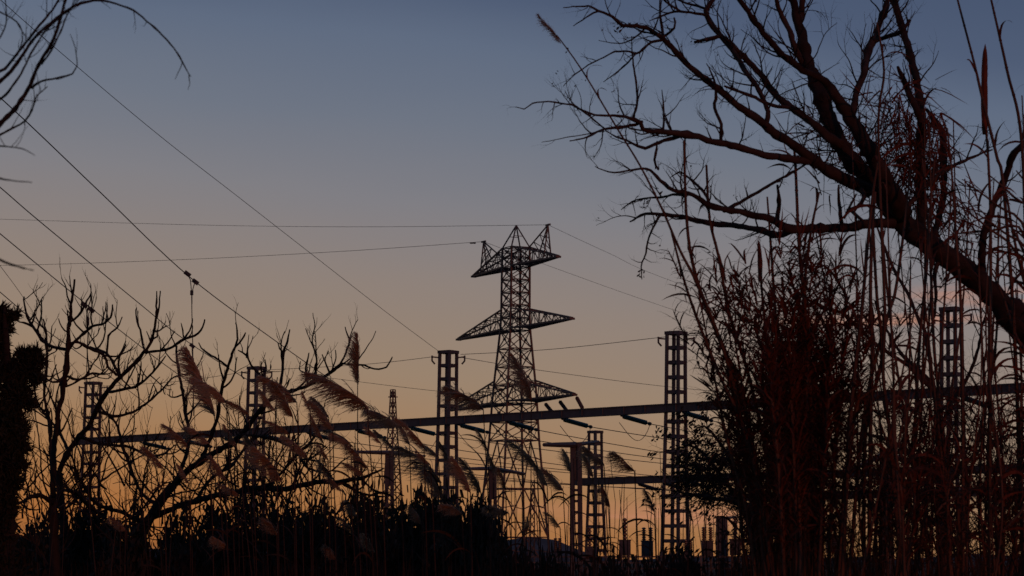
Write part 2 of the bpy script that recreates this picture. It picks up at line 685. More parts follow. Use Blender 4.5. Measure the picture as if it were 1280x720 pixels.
def column(root, x, y, ztop_, w_top, w_bot, zsplit, lw, pitch, A=BD, B=BN, mat_=None, lean=0.0, bh=.2):
    mat_ = mat_ or M_STEEL
    col = bpy.data.objects.new('column', None)
    COL.objects.link(col)
    col.parent = root
    base = Vector((x, y, 0))
    col.location = base - root.location

    def w(z):
        return w_bot + (w_top * 1.06 - w_bot) * z / zsplit if z < zsplit else w_top * (1.06 - .06 * (z - zsplit) / max(.1, ztop_ - zsplit))

    def c(i, j, z):
        return base + Vector((lean * z, 0, z)) + A * (w(z) / 2 * i) + B * (w(z) / 2 * j)
    for i, j in cs:
        m_ = MB()
        for z0, z1 in ((0, zsplit), (zsplit, ztop_)):
            m_.bar(c(i, j, z0), c(i, j, z1), lw, lw, up=B)
        m_.build('leg', mat_, col)
    m_ = MB()
    z = ztop_ - pitch
    while z > .5:
        for k in range(4):
            a, b = cs[k], cs[(k + 1) % 4]
            m_.bar(c(*a, z), c(*b, z), lw * .35, bh)
        z -= pitch
    tag(m_.build('battens', mat_, col), kind='stuff')
    m_ = MB()
    m_.bar(base + Vector((lean * ztop_, 0, ztop_)) - A * (w_top / 2 + lw * .7), base + Vector((lean * ztop_, 0, ztop_)) + A * (w_top / 2 + lw * .7), w_top + lw * 1.4, .16)
    m_.build('cap_plate', mat_, col)
    m_ = MB()
    m_.bar(base - A * (w_bot / 2 + .2) + Z * .15, base + A * (w_bot / 2 + .2) + Z * .15, w_bot + .4, .3)
    m_.build('footing', M_BOX, col)
    return col


CA = Quaternion(Z, R(9)) @ BD
CB = Quaternion(Z, R(9)) @ BN
for i in range(6):
    hgt = EYE + [220, 239, 259, 283, 313, 330][i] * GD(i) / F
    col = column(gantry, GX(i), GD(i), hgt, .64, .98, BEAM_Z, .135, .72, CA, CB, lean=.012, bh=.17)
    if i < 5:
        m = MB()
        top = Vector((GX(i) + hgt * .012, GD(i), hgt))
        for s in (-1, 1):
            e = top + Vector((s * .42, 0, -.3))
            m.bar(e, e + Vector((s * .45, 0, .05)), .07)
            m.tube([e + Vector((s * .45, 0, .12)), e + Vector((s * .45, 0, -.16)), e + Vector((s * .3, 0, -.34))], .05, 5)
        m.build('wire_bracket', M_STEEL, col)
beam = bpy.data.objects.new('beam', None)
COL.objects.link(beam)
beam.parent = gantry
beam.location = (0, 0, BEAM_Z)
for i in range(-1, 6):
    a, b = (i, i + 1) if i >= 0 else (-.06, 0)
    if i == 5:
        a, b = 5, 5.4
    pa = Vector((GX(a), GD(a), BEAM_Z + .03 * (2 - a) * .3))
    pb = Vector((GX(b), GD(b), BEAM_Z + .03 * (2 - b) * .3))
    m = MB()
    sh = BN * -.36
    m.bar(pa + sh, pb + sh - BD * .02, .30, .34)
    for dz_ in (-.185, .185):
        m.bar(pa + sh + Z * dz_, pb + sh + Z * dz_ - BD * .02, .42, .05)
    L = (pb - pa).length
    k = 0.6
    while k < L:
        q = pa + sh + BD * k
        m.bar(q - BN * .17 - Z * .15, q - BN * .17 + Z * .15, .05, .04)
        k += 1.4
    m.build('beam_section', M_BEAM, beam)


def beam_at(px):
    lo, hi = -1.0, 6.0
    for _ in range(50):
        md = (lo + hi) / 2
        if 640 + GX(md) / GD(md) * F < px:
            lo = md
        else:
            hi = md
    return lo


str_px = [180, 232, 282, 333, 388, 449, 515, 577, 638, 706, 780, 857, 940, 1024, 1108, 1205]
str_lab = ['leftmost', 'second from the left', 'third from the left', 'just right of the second column', 'fourth right of the second column', 'under the large drooping plume',
           'left of the third column', 'right of the third column', 'in front of the tower foot', 'right of the tower foot',
           'left of the fourth column', 'right of the fourth column', 'behind the left canes of the thicket', 'behind the dense dry cane clump',
           'right of the dense dry cane clump', 'rightmost, near the fifth column']
conductors = []
for k, px in enumerate(str_px):
    tt = beam_at(px)
    A = Vector((GX(tt), GD(tt), BEAM_Z - .24)) - BN * .2
    B = A + BN * 2.05 - Z * .30
    o = thing('insulator_string', 'green glass insulator string under the gantry beam, %s' % str_lab[k], 'insulator', A, 'glass insulator strings along the gantry beam')
    m = MB()
    prof = [(0, .03)]
    nd = 12
    for i in range(nd):
        prof += [(.08 + .84 * i / nd, .05), (.08 + .84 * (i + .25) / nd, .125), (.08 + .84 * (i + .6) / nd, .13), (.08 + .84 * (i + .75) / nd, .05)]
    prof += [(1, .05)]
    m.lathe(A, B, prof, 8)
    m.build('discs', M_GLASS, o)
    m = MB()
    m.tube([A + Z * .08 - BN * .1, A, A + BN * .16 - Z * .02], .05, 5)
    m.build('end_fitting', M_STEEL, o)
    m = MB()
    m.tube([B, B + BN * .14 - Z * .02], .09, 6)
    m.build('end_fitting', M_STEEL, o)
    conductors.append(B + BN * .1 - Z * .02)
for k, B in enumerate(conductors):
    E_ = B + BN * (88 - k * 1.5)
    E_.z = EYE + 6.4
    o, line = cable('conductor', 'slack conductor running back from the glass string %s' % str_lab[k], [B, E_], .022, 'conductors running back from the gantry', sag=1.3 + .25 * (k % 3), n=40)
    # jumper hanging under the string end and droppers to the apparatus
    m = MB()
    q = B - Z * .02
    m.tube([q - BN * (2.3 * j / 12) - Z * (.95 * math.sin(math.pi * (j / 12) ** .85) * (1 - .25 * j / 12)) for j in range(13)], .016, 4)
    m.build('jumper', M_CABLE, o)
    if k in (3, 5, 7, 8, 9, 10, 11, 12):
        for idx in ((5, 9) if k % 2 else (7, 12)):
            q = line[idx]
            m = MB()
            m.tube([q, q + Vector((.12, 0, -1.3)), q + Vector((.3, 0, -2.8)), q + Vector((.25, .1, -(q.z - 2.8)))], .017, 4)
            m.build('dropper', M_CABLE, o)

# wires over the yard, upper left: nearer towards the camera
def over(label, pix, d0, d1, r=.02, group='wires running down from the upper left'):
    n_ = len(pix)
    pts = []
    for i, (x, y) in enumerate(pix):
        # equal steps along the photograph are unequal steps in depth: interpolate 1/D
        tt_ = (x - pix[0][0]) / (pix[-1][0] - pix[0][0])
        pts.append(P(x, y, 1 / ((1 - tt_) / d0 + tt_ / d1)))
    return cable('overhead_wire', label, pts, r, group)


over('highest overhead wire sloping down to the top of the third gantry column', [(-120, -118), (-10, -10), (95, 82), (200, 170), (290, 240), (390, 318), (480, 388), (551, 441)], 72, 128.3, .012)
o, _ = over('overhead wire with a clamp and dropper, sloping across the upper left', [(-80, 52), (20, 140), (125, 240), (238, 347), (347, 428), (417, 477), (470, 512)], 74, 132, .021)


def clamp(o, x, y, D, path):
    m = MB()
    p = P(x, y, D)
    m.bar(p + Vector((-.10, 0, .07)), p + Vector((.12, 0, -.09)), .17)
    m.build('clamp', M_CABLE, o)
    m = MB()
    m.tube([P(a, b, D) for a, b in path], .02, 5)
    m.tube([P(path[2][0], path[2][1], D) + Z * .1, P(path[2][0], path[2][1], D) - Z * .1], .06, 6)
    m.build('dropper', M_CABLE, o)


clamp(o, 234, 342, 99, [(234, 342), (238, 350), (239.5, 366), (240, 400), (241, 432), (242, 520)])
clamp(o, 244, 352, 100, [(244, 352), (242, 358), (240, 366), (240, 380)])
o, _ = over('overhead wire below the clamped one, sloping to the second gantry column', [(-80, 168), (0, 234), (50, 277), (175, 380), (230, 424), (300, 469), (345, 495)], 78, 139, .020)
clamp(o, 240, 432, 121, [(240, 432), (240, 440), (241, 450), (241, 470), (242, 520)])
o, _ = over('overhead wire with a clamp above the leafless shrub on the left', [(-80, 225), (0, 292), (100, 374), (150, 413), (220, 466), (290, 512)], 82, 142, .020)
clamp(o, 114, 387, 102, [(114, 386), (111, 392), (110, 404), (110, 412), (109, 440), (108, 480)])
clamp(o, 105, 381, 101, [(105, 381), (108, 388), (110, 400), (110, 408)])
over('lowest overhead wire, passing behind the dark conifer at the left edge', [(-80, 298), (0, 365), (50, 407), (110, 450), (190, 510)], 84, 146, .019)
over('thin overhead wire crossing steeply at the left edge', [(-40, 280), (0, 332), (28, 370), (70, 432), (110, 480)], 90, 150, .012)
# light wires between the column tops
cable('column_wire', 'thin wire from the third gantry column top to the second', [P(541, 446, 128), P(455, 455.5, 132), P(322, 463, 139)], .014)
cable('column_wire', 'thin wire from the second gantry column top to the first', [P(312, 464, 139), P(220, 477, 145), P(118, 483, 151)], .014)
cable('column_wire', 'thin wire between the third and fourth gantry column tops', [P(576, 443, 128), P(690, 436.5, 122), P(832, 421, 118)], .015)
cable('column_wire', 'thin wire leaving the third column top and falling to the right', [P(572, 446, 130), P(690, 465, 150), P(870, 487, 172), P(1100, 505, 190)], .016)
cable('column_wire', 'thin wire falling from the left to pass the third column', [P(380, 468, 170), P(455, 478, 160), P(548, 489, 150), P(640, 497, 145)], .014)
cable('column_wire', 'thin wire from the fourth gantry column top into the thicket', [P(852, 420, 117), P(1000, 412, 112), P(1170, 392, 106)], .015)

# ------------------------------------------------------------------ second gantry and the small posts behind
g2 = Vector((5.3, 154, 0))
gantry2 = thing('steel_gantry', 'smaller low gantry behind the tall one, with two parallel beams', 'gantry', g2)
for k, sft in enumerate((0, 16.5)):
    q = g2 + BD * sft
    column(gantry2, q.x, q.y, EYE + (8.1 if k == 0 else 8.3), .56, 1.0, 6.4, .13, .75)
for k, (zb, off, ln) in enumerate(((EYE + 4.95, 0, 34), (EYE + 3.75, 1.2, 34))):
    m = MB()
    a = g2 + BD * (-1.2 if k == 0 else 10) + BN * (off - .45) + Z * zb
    b = g2 + BD * ln + BN * (off - .45) + Z * zb
    m.bar(a, b, .4, .36)
    for dz_ in (-.2, .2):
        m.bar(a + Z * dz_, b + Z * dz_, .5, .05)
    m.build('beam', M_BEAM, gantry2)
for k, px in enumerate((838, 900, 965)):
    # strings on the lower gantry
    s_ = (px - 747) / 158 * 5.4 + .6
    A = g2 + BD * s_ + Z * (EYE + 4.75) + BN * -.2
    Bq = A + BN * 1.9 - Z * .35
    o = thing('insulator_string', 'dark insulator string under the low rear gantry, %s' % ('nearest its left column', 'second from its left column', 'hidden most by the thicket')[k], 'insulator', A, 'insulator strings under the low gantry')
    m = MB()
    prof = [(0, .03)]
    for i in range(10):
        prof += [(.08 + .084 * i, .05), (.08 + .084 * (i + .3), .12), (.08 + .084 * (i + .7), .12)]
    prof += [(1, .05)]
    m.lathe(A, Bq, prof, 7)
    m.build('discs', M_PORC, o)


def t_post(px, ytop, D, wpx, label, arms, droop=.0):
    base = P(px, ytop, D)
    top = base.z
    base.z = 0
    o = thing('support_post', label, 'post', base, 'steel posts with short cross arms')
    w = wpx * D / F
    for s in (-1, 1):
        m_ = MB()
        m_.bar(base + Vector((s * w * .33, 0, 0)), base + Vector((s * w * .27, 0, top - .02)), w * .36, w * .8, up=Vector((0, 1, 0)))
        m_.build('channel', M_BOX, o)
    m_ = MB()
    z = top - .1
    m_.bar(base + Z * (top - 1.9), base + Z * top, w * .5, w * .5, up=Vector((0, 1, 0)))
    zz = top - 2.4
    while zz > .4:
        m_.bar(base + Vector((-w * .4, 0, zz)), base + Vector((w * .4, 0, zz)), w * .6, .12)
        zz -= .55
    m_.build('web', M_BOX, o)
    for (x1, y1, th, dd) in arms:
        a = base + Z * (top - .12)
        b = P(x1, y1, D + dd)
        m_ = MB()
        m_.tube([a, a.lerp(b, .5), b], [th * 1.2 * D / F, th * D / F, th * .7 * D / F], 7)
        m_.build('arm', M_STEEL, o)
    return o


t_post(720, 553, 122, 16, 'widest plain post with a thick arm to its left, right of the tower', [(680, 556, 3.2, -4), (748, 552, 2.5, 4)])
t_post(616, 583, 140, 11, 'plain post with two short arms in front of the tower base', [(578, 586, 2.2, -4), (655, 592, 2.6, 5)])
t_post(487, 563, 132, 12, 'plain post with arms, below the slim far mast', [(442, 565, 2.4, -4), (531, 570, 2.0, 4)])
t_post(902, 645, 98, 15, 'short dark post among the grey boxes', [(920, 646, 2.0, 3)])
t_post(1107, 563, 112, 15, 'plain post standing behind the right hand canes', [(1060, 590, 3, -4), (1165, 586, 3, 4)])
t_post(1015, 590, 125, 12, 'plain post hidden behind the dense cane clump', [(985, 592, 2.4, -3), (1045, 592, 2.4, 3)])

# slim far mast
mb_ = P(490, 700, 250)
mb_.z = 0
mast = thing('lattice_mast', 'slim far lattice mast with a narrow top, left of the third gantry column', 'mast', mb_)
mz = EYE + 212 * 250 / F


def mc(i, j, t_):
    w = 1.05 * (1 - t_) ** 1.2 + .17
    return mb_ + Z * (mz * t_) + BD * (w * i) + BN * (w * j)


for i, j in cs:
    m = MB()
    for k in range(8):
        m.bar(mc(i, j, k / 8), mc(i, j, (k + 1) / 8), .11)
    m.build('leg', M_STEELR, mast)
m = MB()
nlev = 18
for k in range(nlev):
    for q in range(4):
        a, b = cs[q], cs[(q + 1) % 4]
        t0, t1 = k / nlev, (k + 1) / nlev
        m.bar(mc(*a, t0), mc(*b, t1), .07)
        m.bar(mc(*b, t0), mc(*a, t1), .07)
        m.bar(mc(*a, t1), mc(*b, t1), .06)
tag(m.build('bracing', M_STEELR, mast), kind='stuff')
m = MB()
m.bar(mc(0, 0, .96) - Vector((.5, 0, 0)), mc(0, 0, .96) + Vector((.5, 0, 0)), .1)
m.build('cross_arm', M_STEELR, mast)
# far small mast at the rear left of the yard
for px, yt, lab in ((448, 560, 'far small lattice mast behind the drooping plumes'), (668, 600, 'far small lattice mast seen through the tower feet')):
    q = P(px, yt, 230)
    tz = q.z
    q.z = 0
    o = thing('lattice_mast', lab, 'mast', q)
    for i, j in cs:
        m = MB()
        m.bar(q + BD * .45 * i + BN * .45 * j, q + BD * .22 * i + BN * .22 * j + Z * tz, .09)
        m.build('leg', M_STEELR, o)
    m = MB()
    for k in range(12):
        for s in (-1, 1):
            w0, w1 = .45 - .23 * k / 12, .45 - .23 * (k + 1) / 12
            m.bar(q + BD * w0 * s - BN * w0 + Z * tz * k / 12, q + BD * -w1 * s - BN * w1 + Z * tz * (k + 1) / 12, .06)
            m.bar(q + BN * w0 * s - BD * w0 + Z * tz * k / 12, q + BN * -w1 * s - BD * w1 + Z * tz * (k + 1) / 12, .06)
    tag(m.build('bracing', M_STEELR, o), kind='stuff')


# apparatus in the yard
def breaker(px, ytop, D, wpx, label, style):
    base = P(px, ytop, D)
    top = base.z
    base.z = 0
    o = thing('switchgear_unit', label, 'switchgear', base, 'switchgear units in the yard')
    w = wpx * D / F
    m_ = MB()
    hb = .62
    m_.box(base + Z * (top - hb / 2), w, w * .9, hb)
    m_.box(base + Z * (top + .025), w * 1.12, w, .05)
    m_.build('cabinet', M_BOX, o)
    m_ = MB()
    m_.box(base + Vector((0, -w * .45 - .012, top - hb / 2)), w * .72, .024, hb * .7)
    m_.build('door', M_BOX, o)
    for s in (-1, 1):
        m_ = MB()
        m_.bar(base + Vector((s * w * .32, 0, 0)), base + Vector((s * w * .32, 0, top - hb)), .1)
        m_.build('leg', M_STEEL, o)
    for s in ((-1, 1) if style else (0,)):
        m_ = MB()
        a = base + Vector((s * w * .3, 0, top + .05))
        prof = []
        for i in range(6):
            prof += [(i / 6, .045), ((i + .4) / 6, .1), ((i + .6) / 6, .1)]
        prof.append((1, .04))
        m_.lathe(a, a + Z * (.55 if style else .9), prof, 7)
        m_.build('bushing', M_PORC, o)


un = [(781, 676, 102, 14, 'left grey switchgear cabinet with a tall bushing', 0), (809, 677, 103, 14, 'grey switchgear cabinet left of the fourth column foot', 1), (884, 677, 100, 14, 'grey switchgear cabinet just left of the short dark post', 1),
      (919, 675, 99, 13, 'grey switchgear cabinet just right of the short dark post', 0), (949, 690, 96, 18, 'low wide grey switchgear cabinet at the thicket edge', 1), (737, 684, 112, 9, 'small grey switchgear cabinet behind the widest plain post', 0),
      (697, 688, 118, 9, 'small grey switchgear cabinet right of the tower base', 1), (860, 692, 104, 10, 'low grey switchgear cabinet right of the fourth column foot', 1), (1040, 672, 99, 14, 'grey switchgear cabinet hidden behind the cane clump', 1)]
for a in un:
    breaker(*a)

fb = P(680, 690, 92)
fb.z = 0
fence = thing('yard_fence', 'low steel yard fence with thin rails below the switchgear', 'fence', fb)
for k in range(13):
    q = P(660 + k * 27, 690, 92)
    q.z = 0
    m = MB()
    m.bar(q, q + Z * 1.78, .07)
    m.build('post', M_STEEL, fence)
for zz in (1.72, 1.5, 1.28, .7, .2):
    m = MB()
    a, b = P(655, 690, 92), P(990, 690, 92)
    a.z = b.z = zz
    m.bar(a, b, .04, .06)
    m.build('rail', M_STEEL, fence)

# ------------------------------------------------------------------ large leaning tree on the right
rng = random.Random(11)
TD0 = 14.0
tr_base = P(1500, 1045, 14.4)
tr_base.z = 0
tree = thing('bare_tree', 'large bare tree with a thick trunk leaning in from the right edge', 'tree', tr_base)
tw = MB()
buds = []
# (path of x, y, width in pixels), depth at start, depth at end, twig density, twig length, parts name
trunk = [(1500, 1040, 84), (1440, 760, 66), (1372, 560, 54), (1310, 440, 42), (1280, 410, 37), (1252, 380, 31), (1222, 351, 29), (1190, 324, 28), (1155, 299, 27), (1128, 278, 27), (1112, 254, 28)]
p_, r_ = limb_points(trunk, 14.4, 14.0, rng, .9, 9)
m = MB()
m.tube(p_, r_, 10)
m.build('trunk', M_BARK, tree, smooth=True)
limbs = [
    ([(1126, 266, 28), (1104, 242, 27), (1082, 219, 25), (1056, 189, 23), (1041, 160, 21), (1027, 124, 19), (1013, 88, 16), (1004, 50, 13), (997, 22, 11), (990, -12, 8), (986, -50, 6)], 14.0, 14.35, 5, .35),
    ([(999, 30, 8), (1003, 2, 8), (1004, -30, 6)], 14.5, 14.7, 5, .2),
    ([(1014, 92, 8), (1003, 78, 8), (990, 45, 7.5), (978, 20, 6.5), (967, -12, 5.5), (958, -45, 4)], 14.3, 14.0, 7, .25),
    ([(1128, 266, 26), (1108, 232, 23), (1087, 188, 20), (1069, 157, 18), (1050, 127, 15), (1031, 103, 11), (1008, 91, 9), (980, 71, 8.5), (959, 47, 8), (944, 30, 7), (922, -6, 6.5), (905, -40, 5)], 14.0, 13.2, 7, .3),
    ([(1064, 148, 9), (1066, 134, 10), (1071, 114, 9), (1078, 95, 9), (1083, 72, 9.5), (1086, 60, 12), (1093, 47, 8), (1102, 24, 8), (1108, 6, 7), (1112, -25, 6)], 14.0, 14.8, 8, .3),
    ([(1092, 52, 7), (1106, 47, 6), (1120, 42, 6), (1130, 34, 5), (1138, 24, 3.5)], 14.5, 14.2, 6, .15),
    ([(1150, 298, 13), (1151, 250, 12), (1149, 190, 11), (1151, 150, 11), (1147, 107, 10), (1138, 71, 9.5), (1126, 30, 9), (1112, -12, 8)], 14.0, 15.0, 7, .22),
    ([(1150, 200, 9), (1153, 158, 9), (1139, 125, 8.5), (1129, 100, 7), (1121, 84, 4)], 14.4, 14.1, 5, .15),
    ([(1168, 296, 9), (1180, 240, 8), (1179, 208, 9), (1178, 168, 8), (1166, 148, 7), (1158, 136, 4)], 14.1, 14.6, 7, .18),
    ([(1088, 240, 17), (1066, 229, 16), (1044, 218, 15), (1012, 196, 14), (994, 181, 13), (972, 168, 12), (957, 156, 11), (930, 138, 9.5), (902, 115, 9), (877, 95, 8.5), (855, 75, 8), (837, 57, 7), (827, 47, 6.5), (812, 37, 5.5), (795, 32, 5), (778, 31, 4.5), (765, 21, 4), (748, 14, 3.5), (735, 8, 2.5), (704, 11, 1)], 14.0, 12.9, 6, .22),
    ([(748, 14, 2.5), (735, 21, 2.2), (717, 33, 1)], 12.95, 12.9, 4, .1),
    ([(829, 50, 4), (815, 53, 3.6), (805, 61, 3.2), (795, 67, 3), (785, 65, 2.6), (768, 65, 2.3), (755, 72, 2), (735, 82, 1.8), (715, 97, 1.4), (705, 109, .9)], 13.1, 12.7, 6, .15),
    ([(795, 67, 2.4), (775, 87, 2), (754, 102, 1)], 12.9, 13.1, 5, .12),
    ([(829, 48, 4), (828, 35, 3.5), (825, 20, 3), (826, -10, 2.5)], 13.1, 13.3, 6, .15),
    ([(829, 46, 4), (843, 35, 3), (843, 22, 2)], 13.1, 13.0, 3, .1),
    ([(957, 158, 6.5), (959, 140, 6.5), (948, 113, 6.5), (927, 82, 6.5), (914, 61, 7), (900, 45, 7), (888, 28, 7.5), (883, 14, 6.5), (890, 3, 5.5), (898, -20, 4)], 13.5, 14.2, 7, .2),
    ([(1052, 180, 12), (1034, 169, 11), (1010, 148, 10), (986, 131, 9), (965, 113, 8.5), (950, 92, 8), (930, 71, 8), (913, 56, 7), (898, 44, 7)], 13.8, 14.0, 7, .25),
    ([(988, 134, 5), (965, 131, 5), (939, 119, 4.5), (915, 111, 4), (905, 107, 2.5)], 13.8, 13.4, 6, .2),
    ([(884, 20, 4), (870, 17, 3.6), (850, 15, 3.4), (838, 17, 3), (825, 22, 2.2), (812, 26, 1)], 14.1, 13.7, 8, .15),
    ([(852, 15, 3), (838, 7, 2.6), (827, -3, 2.4), (815, -18, 1.6)], 13.9, 13.6, 8, .15),
    ([(886, 12, 4), (872, 7, 3.4), (852, 1, 3), (835, -8, 2)], 14.1, 14.4, 7, .15),
    ([(903, 44, 5), (886, 48, 5), (876, 50, 5), (868, 53, 3.5)], 14.0, 13.7, 4, .12),
    ([(1020, 202, 10), (990, 198, 10), (960, 194, 9.5), (930, 187, 9), (897, 178, 8.5), (873, 171, 8), (853, 167, 8.5), (835, 166, 7.5), (815, 164, 6), (803, 162, 6), (800, 154, 5.5), (792, 150, 4.5), (775, 145, 3.5), (760, 144, 3), (745, 143, 3), (730, 139, 2.8), (715, 132, 2.5), (700, 129, 2.3), (680, 128, 2), (666, 130, 1.8), (655, 136, 1.4), (645, 133, .8)], 13.8, 12.6, 5, .18),
    ([(803, 152, 4), (795, 156, 4), (775, 159, 3.6), (755, 161, 3.2), (747, 164, 2.8), (735, 171, 2.4), (712, 175, 1.5)], 13.2, 12.6, 5, .15),
    ([(755, 160, 2.4), (737, 146, 2.2), (722, 135, 1.8), (711, 122, 1.3), (706, 114, .8)], 12.8, 12.6, 5, .15),
    ([(747, 164, 1.8), (720, 170, 1.4), (677, 178, .8)], 12.8, 12.5, 2, .1),
    ([(868, 170, 6), (850, 170, 5.5), (830, 176, 5), (807, 185, 4.5), (797, 182, 3.5), (783, 175, 3), (770, 170, 2.2), (757, 163, 1.2)], 13.4, 13.0, 5, .15),
    ([(790, 150, 3.2), (797, 130, 3.2), (795, 108, 2.8), (791, 75, 2.2), (790, 46, 1)], 13.2, 13.5, 4, .13),
    ([(828, 165, 3.2), (829, 140, 2.8), (828, 112, 1.2)], 13.3, 13.5, 5, .14),
    ([(901, 177, 5), (901, 155, 5), (892, 136, 4.5), (895, 118, 3.8), (890, 92, 2.4), (882, 78, 1)], 13.5, 13.3, 6, .18),
    ([(823, 212, 3), (818, 200, 3), (821, 185, 2.6), (822, 176, 2)], 13.4, 13.3, 4, .1),
    ([(1118, 280, 14), (1084, 281, 12), (1055, 285, 12), (1026, 285, 11.5), (990, 287, 12), (975, 280, 9.5), (965, 274, 9), (936, 268, 8.5), (907, 262, 8), (887, 256, 8), (867, 243, 6), (843, 238, 5.5), (830, 230, 5), (817, 217, 4), (807, 210, 3.5), (787, 212, 2.8), (767, 217, 2.2), (743, 209, 1)], 14.0, 13.2, 6, .2),
    ([(990, 288, 9), (972, 294, 8.5), (954, 288, 8), (930, 283, 7.5), (900, 281, 7), (873, 276, 6.5), (853, 270, 5.5), (827, 268, 4.5), (807, 267, 3.5), (787, 277, 2)], 13.9, 14.6, 6, .2),
    ([(826, 268, 3.5), (820, 280, 3.2), (811, 297, 2.8), (808, 317, 2.4), (802, 333, 2), (803, 350, 1)], 14.4, 14.2, 9, .09),
    ([(860, 243, 4), (840, 243, 3.6), (827, 246, 3), (807, 248, 2.5), (790, 252, 2), (777, 262, 1)], 13.4, 13.8, 7, .15),
    ([(887, 257, 4.5), (880, 240, 4), (862, 222, 3), (850, 215, 2.2), (838, 222, 1)], 13.5, 14.0, 7, .15),
    ([(905, 264, 5), (930, 250, 4.5), (955, 236, 4), (985, 220, 3.5), (1010, 204, 2.2)], 13.6, 13.9, 6, .15),
    ([(1076, 236, 6), (1080, 247, 6), (1072, 258, 5.5), (1063, 261, 6), (1070, 269, 5), (1078, 275, 3)], 13.9, 13.7, 3, .08),
    ([(1052, 284, 6), (1050, 268, 5), (1048, 245, 4), (1049, 232, 3)], 13.9, 13.9, 3, .1),
    ([(1055, 272, 4), (1062, 256, 3.5), (1070, 242, 2.5)], 13.9, 13.8, 2, .1),
    ([(972, 278, 6), (973, 250, 5), (972, 232, 3.5)], 13.8, 13.7, 3, .1),
    ([(1228, 352, 12), (1227, 322, 10), (1229, 297, 9.5), (1240, 261, 9), (1254, 229, 8.5), (1264, 198, 9), (1276, 183, 8), (1300, 160, 6)], 14.1, 13.7, 5, .2),
    ([(1182, 322, 7), (1172, 330, 6), (1168, 345, 5), (1170, 372, 4), (1166, 400, 3), (1160, 430, 1.5)], 14.0, 13.8, 6, .18),
    ([(1132, 262, 7), (1160, 230, 6), (1186, 210, 5), (1216, 196, 3.5), (1240, 186, 2)], 14.0, 14.3, 7, .2),
]
for path, d0, d1, den, tl in limbs:
    p_, r_ = limb_points(path, d0, d1, rng, .55 + .03 * path[0][2], 5.5)
    m = MB()
    m.tube(p_, r_, 7 if path[0][2] > 6 else 5)
    m.build('branch', M_BARK, tree, smooth=True)
    twigs_on(tw, p_, r_, rng, den * 1.8, tl * 1.25, 2, .32, .0056, kids=3.6, seg=.024, buds=buds, start=.12, wig=.6)
    if path[0][2] > 3.5:
        twigs_on(tw, p_, r_, rng, 4, tl * .8, 2, -.3, .0034, kids=3, seg=.02, wig=.7)
tag(tw.build('twigs', M_BARK2, tree), kind='stuff')
# a few dead leaves and seed clusters still hanging on
m = MB()


def leaf_bits(mb, p, rng, size, n):
    for _ in range(n):
        d = rnd_unit(rng)
        q = p + rnd_unit(rng) * size * .8
        u = d.orthogonal().normalized()
        v_ = d.cross(u)
        mb.ribbon([q - u * size * .5, q - u * size * .1 + d * size * .12, q + u * size * .55], [size * .15, size * .5, size * .05], v_)


for (x, y, k) in ((772, 35, 5), (790, 30, 7), (775, 33, 4), (803, 342, 7), (805, 250, 4), (823, 237, 5), (890, 312, 4), (1226, 300, 6), (1180, 345, 8), (1135, 290, 5)):
    leaf_bits(m, P(x, y, 13.6), rng, .03, k)
for p, d in buds:
    if rng.random() < .10:
        leaf_bits(m, p, rng, .016, 2)
tag(m.build('dead_leaves', M_FRUIT, tree), kind='stuff')

# ------------------------------------------------------------------ smaller bare tree low on the right
rng = random.Random(21)
b = P(1172, 1000, 17)
b.z = 0
t2 = thing('bare_tree', 'slender bare tree with crooked low branches behind the tall canes', 'tree', b)
p_, r_ = limb_points([(1180, 990, 22), (1178, 800, 17), (1176, 640, 12), (1172, 540, 9), (1167, 487, 7), (1140, 457, 6), (1125, 440, 5)], 17, 17, rng, 1.0, 9)
m = MB()
m.tube(p_, r_, 7)
m.build('trunk', M_BARK, t2, smooth=True)
tw = MB()
for path, d1 in (([(1168, 490, 6), (1135, 457, 5.5), (1100, 433, 5), (1080, 417, 5), (1054, 392, 5), (1040, 388, 4.5), (1020, 379, 4), (1000, 366, 3), (985, 352, 1.5)], 16.2),
                 ([(1056, 393, 4), (1058, 370, 4), (1050, 356, 3.8), (1040, 343, 3.6), (1030, 332, 3.2), (1018, 338, 2.2), (1010, 342, 1.2)], 16.0),
                 ([(1142, 458, 5), (1126, 440, 4.5), (1113, 420, 4), (1103, 408, 3.4), (1090, 405, 1.5)], 17.4),
                 ([(1170, 500, 6), (1157, 420, 5.2), (1148, 400, 5), (1140, 380, 4.6), (1128, 355, 4.2), (1117, 333, 4), (1108, 315, 3.8), (1100, 295, 3), (1090, 270, 2)], 17.6),
                 ([(1172, 540, 6), (1192, 500, 5), (1210, 470, 4.5), (1224, 430, 4), (1230, 400, 3), (1240, 370, 1.6)], 17.2),
                 ([(1174, 600, 7), (1130, 560, 5), (1090, 545, 4), (1056, 540, 3), (1030, 520, 1.6)], 16.4),
                 ([(1174, 620, 7), (1210, 575, 5), (1246, 550, 4), (1275, 540, 3), (1300, 520, 2)], 16.6),
                 ([(1176, 660, 7), (1120, 625, 5), (1070, 612, 4), (1010, 600, 3.4), (960, 590, 2)], 16.2),
                 ([(1176, 690, 6), (1215, 668, 5), (1256, 660, 4), (1300, 655, 3)], 17.5)):
    p_, r_ = limb_points(path, 17, d1, rng, .8, 5.5)
    m = MB()
    m.tube(p_, r_, 6)
    m.build('branch', M_BARK, t2, smooth=True)
    twigs_on(tw, p_, r_, rng, 12, .34, 2, .3, .0045, kids=3.5, seg=.035)
tag(tw.build('twigs', M_BARK2, t2), kind='stuff')

